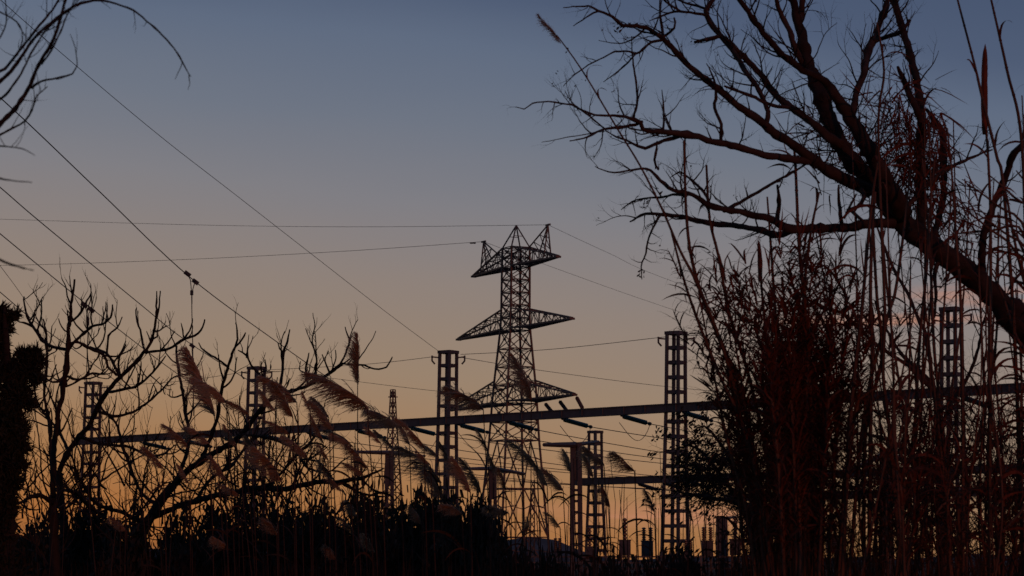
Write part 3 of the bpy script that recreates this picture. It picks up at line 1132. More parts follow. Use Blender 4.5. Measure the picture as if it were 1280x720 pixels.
# spreading thorny bush left of the cane clump, against the fourth column
rng = random.Random(23)
b = P(930, 1000, 18)
b.z = 0
t3 = thing('bare_bush', 'twiggy bush with an arching bough beside the fourth column', 'bush', b)
tw = MB()
bd = []
for path, d0, d1 in (([(936, 990, 20), (940, 800, 16), (946, 690, 11), (940, 640, 8), (915, 627, 6), (890, 622, 5), (860, 618, 4), (845, 612, 2)], 18, 17.6),
                 ([(942, 690, 8), (930, 640, 7), (905, 600, 6), (885, 575, 5), (868, 560, 4), (850, 556, 2)], 18, 18.5),
                 ([(944, 680, 8), (925, 610, 7), (910, 570, 5), (894, 545, 4), (880, 532, 3), (866, 538, 1.5)], 18, 18.2),
                 ([(946, 660, 7), (936, 600, 6), (930, 560, 5), (915, 535, 3.6), (906, 516, 2)], 18, 17.4),
                 ([(925, 632, 5), (960, 655, 4), (985, 672, 3)], 17.9, 17.6)):
    p_, r_ = limb_points(path, d0, d1, rng, .8, 5.5)
    m = MB()
    m.tube(p_, r_, 6)
    m.build('branch', M_BARK2, t3, smooth=True)
    twigs_on(tw, p_, r_, rng, 26, .30, 2, .1, .0045, kids=5, seg=.03, buds=bd, start=.35)
m = MB()
for p, d in bd:
    if rng.random() < .9:
        leaf_bits(m, p, rng, .036, 5)
for (x, y, rr, n) in ((872, 585, 26, 420), (890, 605, 24, 360), (905, 575, 18, 200), (858, 604, 16, 160), (850, 575, 14, 80), (880, 625, 14, 110), (930, 600, 24, 260), (945, 640, 20, 220)):
    for _ in range(n):
        q = rnd_unit(rng) * (rng.random() ** .5) * rr
        leaf_bits(m, P(x + q.x, y + q.z * .8, 18 + q.y * .012), rng, rng.uniform(.014, .032), 2)
        if rng.random() < .12:
            grow(tw, P(x + q.x, y + q.z * .8, 18 + q.y * .012), rnd_unit(rng), rng.uniform(.1, .25), .003, 1, rng, .1, .7, .03, 2, 3)
tag(tw.build('twigs', M_BARK2, t3), kind='stuff')
tag(m.build('leaves', M_SHRUB, t3), kind='stuff')

# ------------------------------------------------------------------ bare fig trees on the left
rng = random.Random(31)


def fig(label, base_px, D, trunk_path, branches, tdens=13, tl=.30):
    b_ = P(base_px, 960, D)
    b_.z = 0
    o = thing('bare_fig_tree', label, 'tree', b_, 'leafless fig trees on the left')
    p_, r_ = limb_points(trunk_path, D, D, rng, .7, 8)
    m_ = MB()
    m_.tube(p_, r_, 8)
    m_.build('trunk', M_BARK2, o, smooth=True)
    t_ = MB()
    for path, dd0, dd1, den in branches:
        p_, r_ = limb_points(path, D + dd0, D + dd1, rng, .8, 4.5, .86)
        # swollen blunt tips like fig shoots
        m_ = MB()
        m_.tube(p_, r_, 6)
        m_.build('branch', M_BARK2, o, smooth=True)
        n = len(p_)
        for i in range(int(n * .25), n - 1):
            if rng.random() < den * tdens * (p_[i + 1] - p_[i]).length:
                tg = (p_[i + 1] - p_[i]).normalized()
                d = (tg + rnd_unit(rng) * 1.1).normalized()
                d.y *= .6
                grow(t_, p_[i], d, tl * rng.uniform(.3, 1.15), min(r_[i] * .7, .0095), 2, rng, .6, .6, .033, 2.2, 4, None, .5)
    tag(t_.build('twigs', M_BARK2, o), kind='stuff')
    return o


fig('leafless fig tree nearest the dark conifer, with upright dark stems', 70, 20.0,
    [(70, 960, 22), (71, 790, 17), (69, 700, 14), (67, 660, 12), (66, 620, 10)],
    [([(66, 622, 8), (65, 570, 6), (61, 530, 5), (56, 495, 4.2), (58, 455, 4), (59, 425, 3.6), (54, 400, 2)], 0, .6, 1),
     ([(67, 620, 8.5), (68, 570, 7.5), (72, 515, 7), (78, 492, 7), (82, 465, 7.5), (85, 437, 7.5), (86, 415, 5.5), (88, 395, 4.8), (90, 375, 4), (92, 349, 2.6)], 0, -.5, .6),
     ([(88, 402, 3.6), (98, 396, 3.6), (107, 381, 3.2), (114, 366, 2)], -.4, -.6, .5),
     ([(85, 437, 5), (60, 430, 4.6), (42, 411, 4.4), (34, 396, 3.8), (30, 370, 2.4)], -.3, .5, .6),
     ([(40, 408, 3), (30, 403, 2.6), (21, 401, 1.6)], .3, .2, 0),
     ([(86, 436, 5), (98, 421, 4.2), (116, 407, 4), (132, 403, 3.4), (140, 392, 3), (141, 380, 2)], -.3, -1.0, .6),
     ([(84, 430, 4.4), (98, 428, 4.2), (118, 438, 4), (130, 444, 4), (135, 458, 3.6), (146, 470, 4)], -.3, .3, .7),
     ([(84, 465, 4), (72, 476, 3.6), (60, 474, 3), (48, 462, 2)], -.2, -.7, .8),
     ([(82, 470, 4), (98, 474, 3.6), (116, 467, 3), (130, 468, 2.4), (138, 460, 1.5)], -.2, .5, 1),
     ([(66, 630, 7), (52, 618, 6.5), (36, 621, 6), (24, 628, 4), (6, 626, 3)], 0, -.8, .8),
     ([(66, 625, 6), (80, 612, 5.6), (96, 618, 5.2), (108, 630, 4.6), (128, 642, 4)], 0, .9, 1)])
fig('leafless fig tree with a long curving bough under the gantry beam', 178, 21.5,
    [(166, 960, 26), (170, 800, 22), (172, 700, 17), (178, 664, 14), (194, 638, 12.5), (206, 620, 12), (217, 606, 11.5)],
    [([(217, 606, 11), (239, 584, 9.5), (267, 567, 8.5), (296, 548, 7.6), (322, 517, 7.2), (340, 497, 6.6), (350, 487, 6), (362, 489, 5.5), (385, 482, 5), (412, 467, 4.4), (425, 456, 3.6), (440, 456, 3), (455, 457, 2.8), (467, 461, 2.6), (482, 459, 2.4), (491, 446, 1.6)], 0, -1.5, .6),
     ([(190, 648, 9), (215, 636, 8.4), (240, 628, 8), (268, 620, 7.6), (300, 614, 7.4), (330, 610, 8.4), (362, 610, 7.8), (395, 603, 7.2), (423, 602, 6.4), (445, 599, 5.2), (462, 594, 4), (480, 586, 2)], 0, -2, .8),
     ([(428, 604, 4), (440, 611, 4), (452, 617, 3.6), (480, 621, 2)], -1.6, -1.8, .4),
     ([(217, 606, 7), (226, 590, 6.5), (232, 572, 6), (236, 545, 5.4), (231, 510, 4.8), (226, 480, 4.4), (223, 460, 4), (221, 432, 2.4)], 0, 1, .8),
     ([(250, 580, 6), (262, 548, 5.6), (272, 515, 5), (277, 490, 4.6), (285, 457, 4.2), (291, 438, 3.8), (296, 424, 3.2), (295, 402, 1.8)], 0, -.6, .5),
     ([(284, 458, 3.4), (272, 449, 3.2), (260, 442, 3), (252, 434, 2.4), (248, 427, 1.4)], -.4, -.2, 0),
     ([(292, 437, 2.8), (301, 426, 2.6), (307, 416, 1.6)], -.5, -.6, 0),
     ([(350, 488, 4.6), (354, 462, 4), (355, 442, 3.6), (361, 428, 3), (363, 412, 1.8)], -1, -.8, .4),
     ([(355, 442, 3), (349, 436, 2.6), (347, 428, 1.5)], -.9, -1, 0),
     ([(343, 492, 4.4), (328, 471, 4), (315, 457, 3.4), (308, 446, 3), (298, 438, 1.6)], -.9, -.4, .5),
     ([(308, 447, 2.4), (309, 440, 2), (309, 434, 1.2)], -.5, -.5, 0),
     ([(386, 482, 3.6), (383, 462, 3), (385, 448, 2.4), (386, 440, 1.2)], -1.1, -1, .4),
     ([(389, 479, 4), (395, 468, 3.6), (394, 444, 3), (390, 428, 1.6)], -1.1, -1.4, .4),
     ([(425, 456, 3), (432, 440, 2.8), (437, 427, 2.6), (435, 418, 2), (432, 409, 1.4)], -1.3, -1.2, .2),
     ([(434, 434, 2.2), (439, 424, 2), (441, 416, 1.2)], -1.3, -1.4, 0),
     ([(330, 610, 5), (352, 590, 4.6), (374, 566, 4.2), (392, 548, 3.6), (400, 530, 2)], -1.2, -1.9, .8),
     ([(246, 626, 6), (262, 600, 5.2), (290, 580, 4.6), (312, 552, 4), (330, 545, 3)], -.3, .8, 1),
     ([(200, 632, 6), (178, 617, 5.4), (166, 590, 5), (154, 560, 4.4), (146, 530, 4), (128, 512, 3), (120, 490, 2)], 0, .9, 1),
     ([(186, 655, 6), (150, 640, 5.6), (118, 628, 5), (100, 600, 4), (88, 570, 3)], 0, -.8, 1),
     ([(300, 544, 5), (330, 548, 4.4), (365, 560, 4), (386, 585, 3.6), (410, 590, 2.6), (436, 570, 1.6)], -.6, -1.2, .8)])
fig('leafless fig tree with the forked tallest shoots, between the conifer and the second column', 105, 22.5,
    [(92, 960, 18), (90, 800, 14), (84, 700, 11), (76, 620, 9), (74, 592, 8.5)],
    [([(74, 592, 8.5), (86, 564, 8), (99, 545, 7.6), (111, 530, 7.4), (122, 510, 7.2), (133, 492, 7), (150, 472, 6.6), (165, 459, 6), (176, 448, 5.4), (182, 439, 5)], 0, -1, .4),
     ([(182, 440, 4.6), (191, 424, 4.2), (196, 400, 3.6), (196, 382, 2.6), (195, 364, 1.8)], -1, -1.2, .2),
     ([(196, 398, 3), (199, 384, 2.6), (200, 364, 1.6)], -1.1, -1.0, 0),
     ([(191, 424, 2.8), (197, 420, 2.4), (198, 411, 1.4)], -1.1, -1.3, 0),
     ([(188, 427, 2.4), (184, 415, 1.2)], -1.1, -1.0, 0),
     ([(182, 441, 4.4), (200, 439, 4.2), (216, 434, 4), (230, 423, 4), (242, 419, 3.6), (251, 413, 3.2), (256, 400, 1.8)], -1, -1.8, .2),
     ([(230, 423, 3), (238, 413, 2.6), (241, 399, 1.4)], -1.3, -1.2, 0),
     ([(230, 423, 2.4), (228, 414, 2), (227, 404, 1.2)], -1.3, -1.4, 0),
     ([(181, 440, 3.6), (176, 418, 3), (172, 402, 2.6), (171, 384, 1.8)], -1, -.8, .2),
     ([(150, 472, 4.6), (142, 455, 4.2), (134, 444, 3.8), (122, 437, 3.2), (112, 434, 2)], -.8, -.2, .5),
     ([(150, 471, 3.4), (148, 452, 3), (154, 438, 2.6), (157, 430, 1.6)], -.8, -1, .3),
     ([(136, 490, 4.2), (155, 487, 4), (170, 483, 4), (184, 472, 3.4), (198, 458, 3), (208, 444, 1.6)], -.7, -1.5, .8),
     ([(134, 442, 3), (136, 420, 2.8), (146, 410, 2.4), (153, 396, 1.4)], -.3, -.6, .2),
     ([(120, 512, 4.6), (140, 520, 4.2), (165, 516, 4), (190, 498, 3.4), (222, 470, 2.4), (245, 468, 1.4)], -.6, .4, 1),
     ([(86, 566, 5), (74, 540, 4.4), (58, 520, 4), (46, 500, 3), (44, 478, 1.8)], 0, .6, 1),
     ([(100, 545, 5), (128, 556, 4.6), (160, 558, 4.2), (196, 570, 3.6), (220, 556, 2)], -.4, .8, 1)])

# ------------------------------------------------------------------ overhanging twigs, upper left corner
rng = random.Random(41)
b = P(-420, 1400, 8.5)
b.z = 0
ot = thing('bare_tree', 'bare tree whose drooping twigs hang into the upper left corner', 'tree', b)
p_, r_ = limb_points([(-420, 1280, 150), (-400, 800, 120), (-330, 420, 90), (-220, 260, 54), (-120, 200, 30), (-40, 175, 12), (-4, 160, 8)], 8.5, 8.2, rng, 1.5, 20)
m = MB()
m.tube(p_, r_, 8)
m.build('trunk', M_BARK2, ot, smooth=True)
tw = MB()
for path, d0, d1, den in (
        ([(-8, 165, 7), (4, 150, 6), (18, 135, 5.5), (34, 112, 5), (48, 82, 5), (62, 58, 4.5), (72, 36, 4.5), (78, 14, 4), (84, -10, 3.4)], 8.2, 8.0, 6),
        ([(-10, 108, 6), (10, 92, 5), (28, 68, 4.5), (48, 42, 4), (70, 24, 4), (92, 8, 4), (110, 2, 3.6), (124, 1, 3.2), (146, 5, 2.8), (167, 13, 2.6), (184, 27, 2.4), (199, 40, 2.2), (218, 62, 2), (229, 80, 1.8), (238, 96, 1.2)], 8.2, 8.5, 3),
        ([(218, 62, 1.3), (228, 78, 1.2), (222, 92, .9), (219, 100, .6)], 8.45, 8.5, 0),
        ([(236, 92, 1.2), (237, 104, .8), (235, 112, .5)], 8.5, 8.5, 0),
        ([(40, 110, 3.6), (52, 102, 3), (74, 97, 2.6), (90, 92, 2.2), (96, 82, 1.8), (94, 60, 1.2), (88, 42, .7)], 8.1, 8.0, 5),
        ([(-8, 90, 4), (6, 86, 4), (24, 64, 3.6), (46, 36, 3.2), (66, 12, 3), (78, -8, 2.6)], 8.3, 8.6, 6),
        ([(-10, 130, 4), (8, 118, 3.4), (26, 92, 3), (42, 62, 2.6), (58, 38, 2.2), (90, 10, 1.6), (104, -6, 1.2)], 8.1, 7.7, 6),
        ([(-8, 172, 3.4), (12, 162, 3), (30, 152, 2.6), (40, 138, 2.2), (46, 120, 1.8), (60, 108, 1)], 8.2, 7.9, 6),
        ([(-6, 182, 2.2), (20, 185, 1.8), (34, 188, 1.4), (44, 194, .8)], 7.0, 6.6, 2),
        ([(-6, 222, 2.4), (14, 226, 2.0), (40, 228, 1)], 6.4, 6.2, 2),
        ([(-8, 320, 3.4), (6, 328, 3), (22, 333, 2.6), (42, 338, 1.4)], 6.2, 6.0, 2),
        ([(-10, 10, 2), (14, 22, 2), (24, 32, 2), (28, 48, 1.6), (22, 70, 1)], 8.0, 8.2, 6),
        ([(-10, 62, 2.4), (4, 40, 2), (8, 20, 1.6), (6, -8, 1)], 8.0, 8.2, 6),
        ([(52, 80, 3), (64, 64, 2.6), (76, 40, 2.2), (84, 20, 1.8), (100, -8, 1.2)], 8.0, 7.8, 6)):
    p_, r_ = limb_points(path, d0, d1, rng, .5, 6)
    m = MB()
    m.tube(p_, r_, 5)
    m.build('branch', M_BARK2, ot, smooth=True)
    if den:
        twigs_on(tw, p_, r_, rng, den * 2.2, .12, 1, .3, .0016, kids=2, seg=.02)
tag(tw.build('twigs', M_BARK2, ot), kind='stuff')

# ------------------------------------------------------------------ dark conifer at the left edge
rng = random.Random(51)
b = P(2, 900, 17.0)
b.z = 0
con = thing('conifer', 'dark shaggy conifer with a ragged top at the left edge', 'tree', b)
p_, r_ = limb_points([(2, 960, 34), (4, 760, 28), (8, 600, 22), (12, 500, 16), (8, 420, 8), (6, 385, 3)], 17, 17, rng, 1, 9)
m = MB()
m.tube(p_, r_, 8)
m.build('trunk', M_BARK2, con, smooth=True)
m = MB()


def tuft(mb, p, rng, L, w, d):
    """a small flat spray of scale leaves"""
    s_ = d.cross(rnd_unit(rng))
    if s_.length < .1:
        s_ = d.orthogonal()
    s_.normalize()
    mb.ribbon([p, p + d * L * .5 + Z * L * .04, p + d * L], [w, w * .9, w * .15], s_)


for (x, y, rr, n) in ((-10, 404, 15, 260), (2, 388, 6, 80), (6, 398, 7, 110), (14, 397, 6, 100), (20, 393, 4, 60), (8, 412, 8, 120), (-6, 428, 16, 420), (-2, 446, 12, 200), (30, 447, 11, 240), (44, 443, 8, 150), (50, 452, 7, 120), (36, 462, 13, 320), (14, 464, 15, 380),
                      (44, 474, 9, 130), (-4, 480, 30, 760), (22, 492, 18, 480), (36, 505, 9, 130), (-8, 530, 34, 820), (16, 520, 15, 360), (22, 538, 13, 300), (24, 560, 13, 320), (-4, 572, 30, 800), (18, 580, 15, 320), (16, 602, 13, 260), (-6, 615, 27, 640), (8, 632, 14, 280),
                      (-6, 655, 24, 560), (4, 672, 13, 240), (-8, 695, 26, 640), (0, 730, 32, 700), (4, 780, 44, 700)):
    c = P(x, y, 17)
    Rm = rr * 17 / F
    for _ in range(n):
        q = rnd_unit(rng) * (rng.random() ** .45)
        pp = c + Vector((q.x * Rm, q.y * Rm * 1.2, q.z * Rm * .95))
        d = (q.normalized() * .8 + Z * .35 + rnd_unit(rng) * .5).normalized()
        tuft(m, pp, rng, rng.uniform(.03, .075), rng.uniform(.006, .014), d)
        tuft(m, pp, rng, rng.uniform(.02, .04), rng.uniform(.012, .022), rnd_unit(rng))
tag(m.build('foliage', M_NEEDLE, con), kind='stuff')

# ------------------------------------------------------------------ shrubs along the bottom
SH = []
for v_ in range(4):
    r2 = random.Random(60 + v_)
    m = MB()
    cl = []
    for _ in range(54):
        a_ = r2.uniform(0, 6.283)
        rr = r2.uniform(0, 1) ** .6
        zz = r2.uniform(.12, 1) ** .6 * (1 - .25 * rr * rr)
        cl.append((Vector((math.cos(a_) * rr * .8, math.sin(a_) * rr * .8, zz * .88)), r2.uniform(.14, .28)))
    for c, cr_ in cl:
        for _ in range(290):
            q = c + rnd_unit(r2) * cr_ * (r2.random() ** .4)
            d = (rnd_unit(r2) + Z * .1).normalized()
            s_ = d.cross(rnd_unit(r2))
            if s_.length < .1:
                continue
            s_.normalize()
            L = r2.uniform(.038, .08)
            m.ribbon([q, q + d * L * .5, q + d * L], [.008, L * .5, .005], s_)
    for k in range(6):       # upright sprigs above the outline
        a_ = r2.uniform(0, 6.283)
        rr = r2.uniform(0, .8)
        p0 = Vector((math.cos(a_) * rr, math.sin(a_) * rr, .70 * (1 - .3 * rr)))
        d = Vector((r2.uniform(-.3, .3), r2.uniform(-.3, .3), 1)).normalized()
        L = r2.uniform(.10, .24)
        m.tube([p0, p0 + d * L * .5, p0 + d * L], [.006, .005, .003], 3)
        for j in range(16):
            q = p0 + d * L * (j / 15)
            dd = (rnd_unit(r2) + Z * .1).normalized()
            s_ = dd.orthogonal().normalized()
            l2 = r2.uniform(.025, .055)
            m.ribbon([q, q + dd * l2 * .5, q + dd * l2], [.006, l2 * .45, .005], s_)
    me = m.build('foliage', M_SHRUB)
    SH.append(me.data)
    bpy.data.objects.remove(me)
rng = random.Random(70)
# x, crest y, depth, half width px
shrubs = [(-20, 700, 21, 70, 'low dark shrub under the conifer at the left edge'), (40, 690, 24, 60, 'dark shrub at the foot of the leftmost fig tree'), (115, 676, 23, 66, 'dark shrub left of the second fig tree base'),
          (190, 684, 20, 66, 'dark shrub in front of the second fig tree base'), (250, 664, 22, 62, 'dark shrub below the second gantry column, left side'), (318, 660, 21, 64, 'dark shrub below the second gantry column, right side'),
          (385, 655, 22, 62, 'dark shrub under the low curving fig bough'), (438, 632, 21, 54, 'tall dark shrub crest left of the third gantry column'), (500, 626, 22, 58, 'tallest dark shrub, at the foot of the slim far mast'),
          (552, 632, 22, 52, 'dark shrub at the foot of the third gantry column'), (596, 650, 21, 48, 'dark shrub sloping down left of the tower base'), (640, 676, 20, 44, 'low dark shrub right below the tower'),
          (690, 690, 20, 50, 'lowest shrub below the widest plain post'), (760, 694, 18, 60, 'low shrub below the switchgear, left'), (850, 696, 18, 60, 'low shrub below the switchgear, right'), (930, 688, 17, 55, 'low shrub left of the cane clump foot')]
for k, (x, yc, D, hw, lab) in enumerate(shrubs):
    b = P(x, 700, D)
    top = P(x, yc - (44 if x < 340 else 28 if x < 620 else 8), D).z
    b.z = 0
    o = thing('shrub', lab, 'shrub', b, 'dark shrubs along the bottom')
    w = hw * D / F * 1.4
    for q in range(3):
        m = MB()
        a_ = q * 2.1 + k
        m.tube([b, b + Vector((math.cos(a_) * w * .2, math.sin(a_) * w * .2, top * .35)), b + Vector((math.cos(a_) * w * .5, math.sin(a_) * w * .5, top * .75))], [.03, .022, .01], 5)
        m.build('stem', M_BARK2, o)
    f_ = bpy.data.objects.new('foliage', SH[k % 4])
    COL.objects.link(f_)
    f_.parent = o
    f_.scale = (w, w * 1.3, top * .95)
    f_.rotation_euler.z = rng.uniform(0, 6.28)
    tag(f_, kind='stuff')

# ------------------------------------------------------------------ plumed reeds
PL = []
for v_ in range(7):
    r2 = random.Random(80 + v_)
    m = MB()
    bendx = r2.uniform(.08, .26)
    ax_pts = [Vector((bendx * (i / 8) ** 2, .03 * math.sin(i + v_), i / 8)) for i in range(9)]
    m.tube(ax_pts, [.010 * (1 - .75 * i / 8) for i in range(9)], 4)
    NS = r2.randint(250, 380)
    gap = r2.uniform(.25, .75)
    spread = r2.uniform(.7, 1.1)
    for k in range(NS):
        t_ = (k + r2.random()) / NS * .97
        if abs(t_ - gap) < .05 and r2.random() < .6:
            continue                                    # a thin place where fluff has blown off
        i = min(7, int(t_ * 8))
        p0 = ax_pts[i].lerp(ax_pts[i + 1], t_ * 8 - i)
        L = (.07 + .27 * math.sin(math.pi * min(1, t_ * .86 + .14)) ** 1.1) * r2.uniform(.45, 1.15)
        an = r2.gauss(0, .85)
        out = Vector((math.cos(an), math.sin(an) * .8, 0))
        d = (out * r2.uniform(.25, .75) * spread + Z * 1.0 + rnd_unit(r2) * .08).normalized()
        pts = [p0]
        for s_ in range(4):
            d = (d + Vector((r2.uniform(.05, .22), r2.uniform(-.10, .10), r2.uniform(-.14, -.02))) + rnd_unit(r2) * .09).normalized()
            pts.append(pts[-1] + d * L / 4)
        wd = r2.uniform(.004, .0085)
        m.ribbon(pts, [wd, wd * 1.6, wd * 1.5, wd, wd * .3], (Vector((-d.z, .4, d.x)) + rnd_unit(r2) * .5).normalized())
        for q in range(5):      # fluff on the branchlet
            j = r2.randint(0, 3)
            a0 = pts[j].lerp(pts[j + 1], r2.random())
            dd = (d + rnd_unit(r2) * .7).normalized()
            l2 = L * r2.uniform(.12, .30)
            m.ribbon([a0, a0 + dd * l2 * .6, a0 + dd * l2 + Vector((.006, 0, -.006))], [.003, .006, .001], rnd_unit(r2))
    me = m.build('plume', M_PLUME)
    PL.append(me.data)
    bpy.data.objects.remove(me)
BL = []
for v_ in range(4):
    r2 = random.Random(90 + v_)
    m = MB()
    pts, sd = [], []
    p = Vector((0, 0, 0))
    d = Vector((.35, 0, .94))
    dr = (.10, .16, .24, .32)[v_]
    for i in range(9):
        pts.append(p.copy())
        tws = .25 * i * (v_ % 2)
        sd.append(Vector((-d.z * math.sin(tws), math.cos(tws), d.x * math.sin(tws))).normalized())
        d = (d + Vector((.10, 0, -dr)) + rnd_unit(r2) * .05).normalized()
        p = p + d / 8
    m.ribbon(pts, [.03, .06, .068, .064, .056, .046, .034, .02, .003], sd)
    me = m.build('leaf', M_LEAF)
    BL.append(me.data)
    bpy.data.objects.remove(me)
BLG = []
for d_ in BL:
    q = d_.copy()
    q.materials.clear()
    q.materials.append(M_REED)
    BLG.append(q)
rng = random.Random(101)


def reed(base_px, p0, p1, D, label, group, sw=1.0, lee=-1, foot=None, leaves=3, stemw=.0055):
    A = P(p0[0], p0[1], D)
    B = P(p1[0], p1[1], D + rng.uniform(-.12, .12))
    G = P(base_px, 700, D + rng.uniform(-.2, .2))
    G.z = 0
    o = thing('plumed_reed', label, 'reed', G, group)
    d = (B - A)
    m_ = MB()
    pts = []
    for i in range(11):
        t_ = i / 10
        c = G.lerp(A, t_)
        # bends into the direction of the plume near the top
        c = c - d.normalized() * (.10 * math.sin(math.pi * t_) * (1 if t_ > .4 else t_ / .4)) * .6
        pts.append(c)
    pts[-1] = A
    m_.tube(pts + [A.lerp(B, .1)], [stemw * (1 - .4 * i / 11) for i in range(12)], 5)
    m_.build('stem', M_REED, o)
    inst('plume', rng.choice(PL), o, frame(A, d, Vector((lee, rng.uniform(-.4, .4), -.25)), d.length * rng.uniform(.88, .98)) @ Matrix.Diagonal((.55 + sw * 1.35, .5 + sw * 1.1, 1, 1)))
    for k in range(leaves):
        t_ = rng.uniform(.62, .95)
        i = min(9, int(t_ * 10))
        q = pts[i].lerp(pts[i + 1], t_ * 10 - i)
        inst('leaf', rng.choice(BLG), o, frame(q, (pts[i + 1] - pts[i]), Vector((lee * rng.uniform(.2, 1), rng.uniform(-1, 1), 0)), rng.uniform(.22, .4)) @ Matrix.Diagonal((1, .5, 1, 1)))
    return o


GRP = 'plumed reeds standing before the gantry'
shared = 'feathery brown reed plume bending left, one of the many lesser plumes before the gantry'
reeds = [
    (478, (459, 512), (404, 437), 1.15, 'largest reed plume, drooping left over the gantry beam'),
    (452, (447, 480), (454, 414), .45, 'slim upright reed plume rising beside the largest drooping one'),
    (612, (604, 512), (568, 467), 1.35, 'bushy reed plume curling left between third column and tower'),
    (660, (664, 500), (660, 437), .85, 'upright reed plume in front of the tower waist'),
    (300, (268, 520), (246, 425), .6, 'tall narrow reed plume leaning left of the second column, uppermost there'),
    (300, (283, 503), (256, 460), .95, 'upright reed plume left of the second column, second from its left'), (322, (311, 518), (288, 492), .9, 'small reed plume right against the left side of the second column'),
    (380, (371, 503), (338, 455), 1.1, 'ragged reed plume just right of the second column top'),
    (374, (366, 522), (349, 466), .8, 'narrow reed plume between the second column and the ragged plume'), (416, (411, 522), (396, 488), .8, 'reed plume on the beam left of the two hanging before the mast'),
    (505, (496, 532), (464, 498), 1.0, 'reed plume bending onto the beam right of the largest one'), (530, (530, 560), (508, 514), .75, 'reed plume hanging from the beam beside the slim far mast'), (520, (512, 556), (506, 526), .8, 'short upright reed plume right of the slim far mast'),
    (420, (416, 538), (399, 493), .8, 'reed plume crossing the beam just under the largest one'), (446, (438, 555), (413, 524), 1.0, 'reed plume under the largest one, its tip on the beam'), (360, (352, 602), (330, 546), 1.0, 'reed plume just right of the second column foot, below the beam'), (392, (384, 572), (364, 534), .8, 'reed plume below the beam above the low curving fig bough'),
    (424, (417, 600), (403, 572), .8, 'small reed plume crossing the end of the low fig bough'), (452, (441, 558), (416, 535), .9, 'reed plume hanging under the beam left of the plain post with the slim mast'), (470, (460, 586), (438, 546), .9, 'reed plume before the plain post under the slim far mast'),
    (556, (551, 604), (523, 543), 1.1, 'heavy reed plume arching left across the third column foot'), (566, (556, 624), (538, 578), .9, 'lower reed plume at the third column foot'), (592, (588, 616), (577, 566), .7, 'reed plume right of the third column, nearer to it'), (604, (601, 616), (589, 563), .7, 'reed plume left of the plain post at the tower base'),
    (640, (636, 642), (612, 622), 1.5, 'dark reed plume lying before the post at the tower base'), (708, (704, 614), (686, 576), .8, 'reed plume just left of the widest plain post'),
    (676, (671, 584), (648, 540), .8, 'reed plume crossing the right leg of the tower'), (716, (713, 590), (717, 560), .9, 'small reed plume before the head of the widest plain post'),
    (796, (793, 590), (772, 558), 1.3, 'dark compact reed plume alone left of the fourth column'), (758, (755, 582), (737, 552), 1.6, 'bushy reed plume before the low gantry column'),
    (745, (741, 597), (739, 566), 1.0, 'broad reed plume behind the widest plain post head'), (764, (762, 634), (759, 606), 1.0, 'hanging reed plume under the low gantry beam end'), (655, (658, 666), (668, 646), .9, 'small hooked reed plume between the tower legs'),
    (640, (632, 612), (628, 580), .8, 'thin reed plume right of the plain post at the tower base'), (690, (684, 608), (676, 574), .7, 'reed plume against the tower right leg, above the hill'),
    (290, (284, 684), (268, 664), 1.4, 'faint reed plume in the dark shrubs left of the fig bough'), (446, (443, 668), (434, 640), 1.3, 'faint reed plume in the shrub crest left of the mast, lower one'), (424, (420, 700), (412, 676), 1.4, 'lowest faint reed plume in the dark shrubs'), (348, (346, 668), (338, 644), 1.2, 'faint reed plume in the dark shrub right of the second column'),
    (448, (446, 646), (438, 622), 1.2, 'faint reed plume on the shrub crest left of the mast, upper one'), (530, (527, 655), (518, 628), 1.1, 'faint reed plume on the dark shrub at the third column foot'), (580, (577, 642), (558, 622), 1.4, 'faint broad reed plume on the shrub sloping to the tower'), (470, (468, 690), (458, 662), 1.2, 'faint reed plume in the dark shrub below the slim mast'),
    (240, (236, 560), (214, 522), .7, 'reed plume over the second fig stem, right of the forked shoots'), (208, (204, 586), (186, 552), .7, 'leftmost reed plume under the beam'), (330, (326, 575), (312, 540), .7, 'reed plume directly on the second column below the beam'), (286, (282, 600), (268, 566), .8, 'reed plume left of the second column, below the beam'), (160, (158, 664), (142, 640), 1.0, 'reed plume low at the left among the fig trunks'),
    (705, (700, 660), (690, 636), .8, 'small reed plume at the left of the widest plain post foot'), (822, (818, 640), (812, 610), .5, 'small reed plume left of the fourth column foot'), (868, (866, 652), (862, 624), .5, 'small reed plume right of the fourth column foot')]
for k, (bx, a, b, sw, lab) in enumerate(reeds):
    reed(bx, a, b, 15.4 + (k * 7 % 11) * .28, lab, GRP, sw, lee=-1, leaves=2)
for k in range(20):
    bx = (236, 262, 296, 330, 344, 362, 388, 404, 428, 454, 476, 492, 538, 548, 566, 584, 610, 622, 300, 410)[k]
    yb = (600, 560, 556, 586, 520, 546, 512, 560, 612, 590, 556, 566, 586, 566, 590, 600, 570, 600, 620, 580)[k] + rng.uniform(-6, 6)
    L = rng.uniform(26, 44)
    a_ = rng.uniform(.2, .8)
    reed(bx + 4, (bx, yb), (bx - L * math.sin(a_), yb - L * math.cos(a_)), rng.uniform(15.6, 18.6), 'small half bare pale reed plume lost in the crowd under the gantry beam', GRP, rng.uniform(.3, .9), lee=-1, leaves=1)
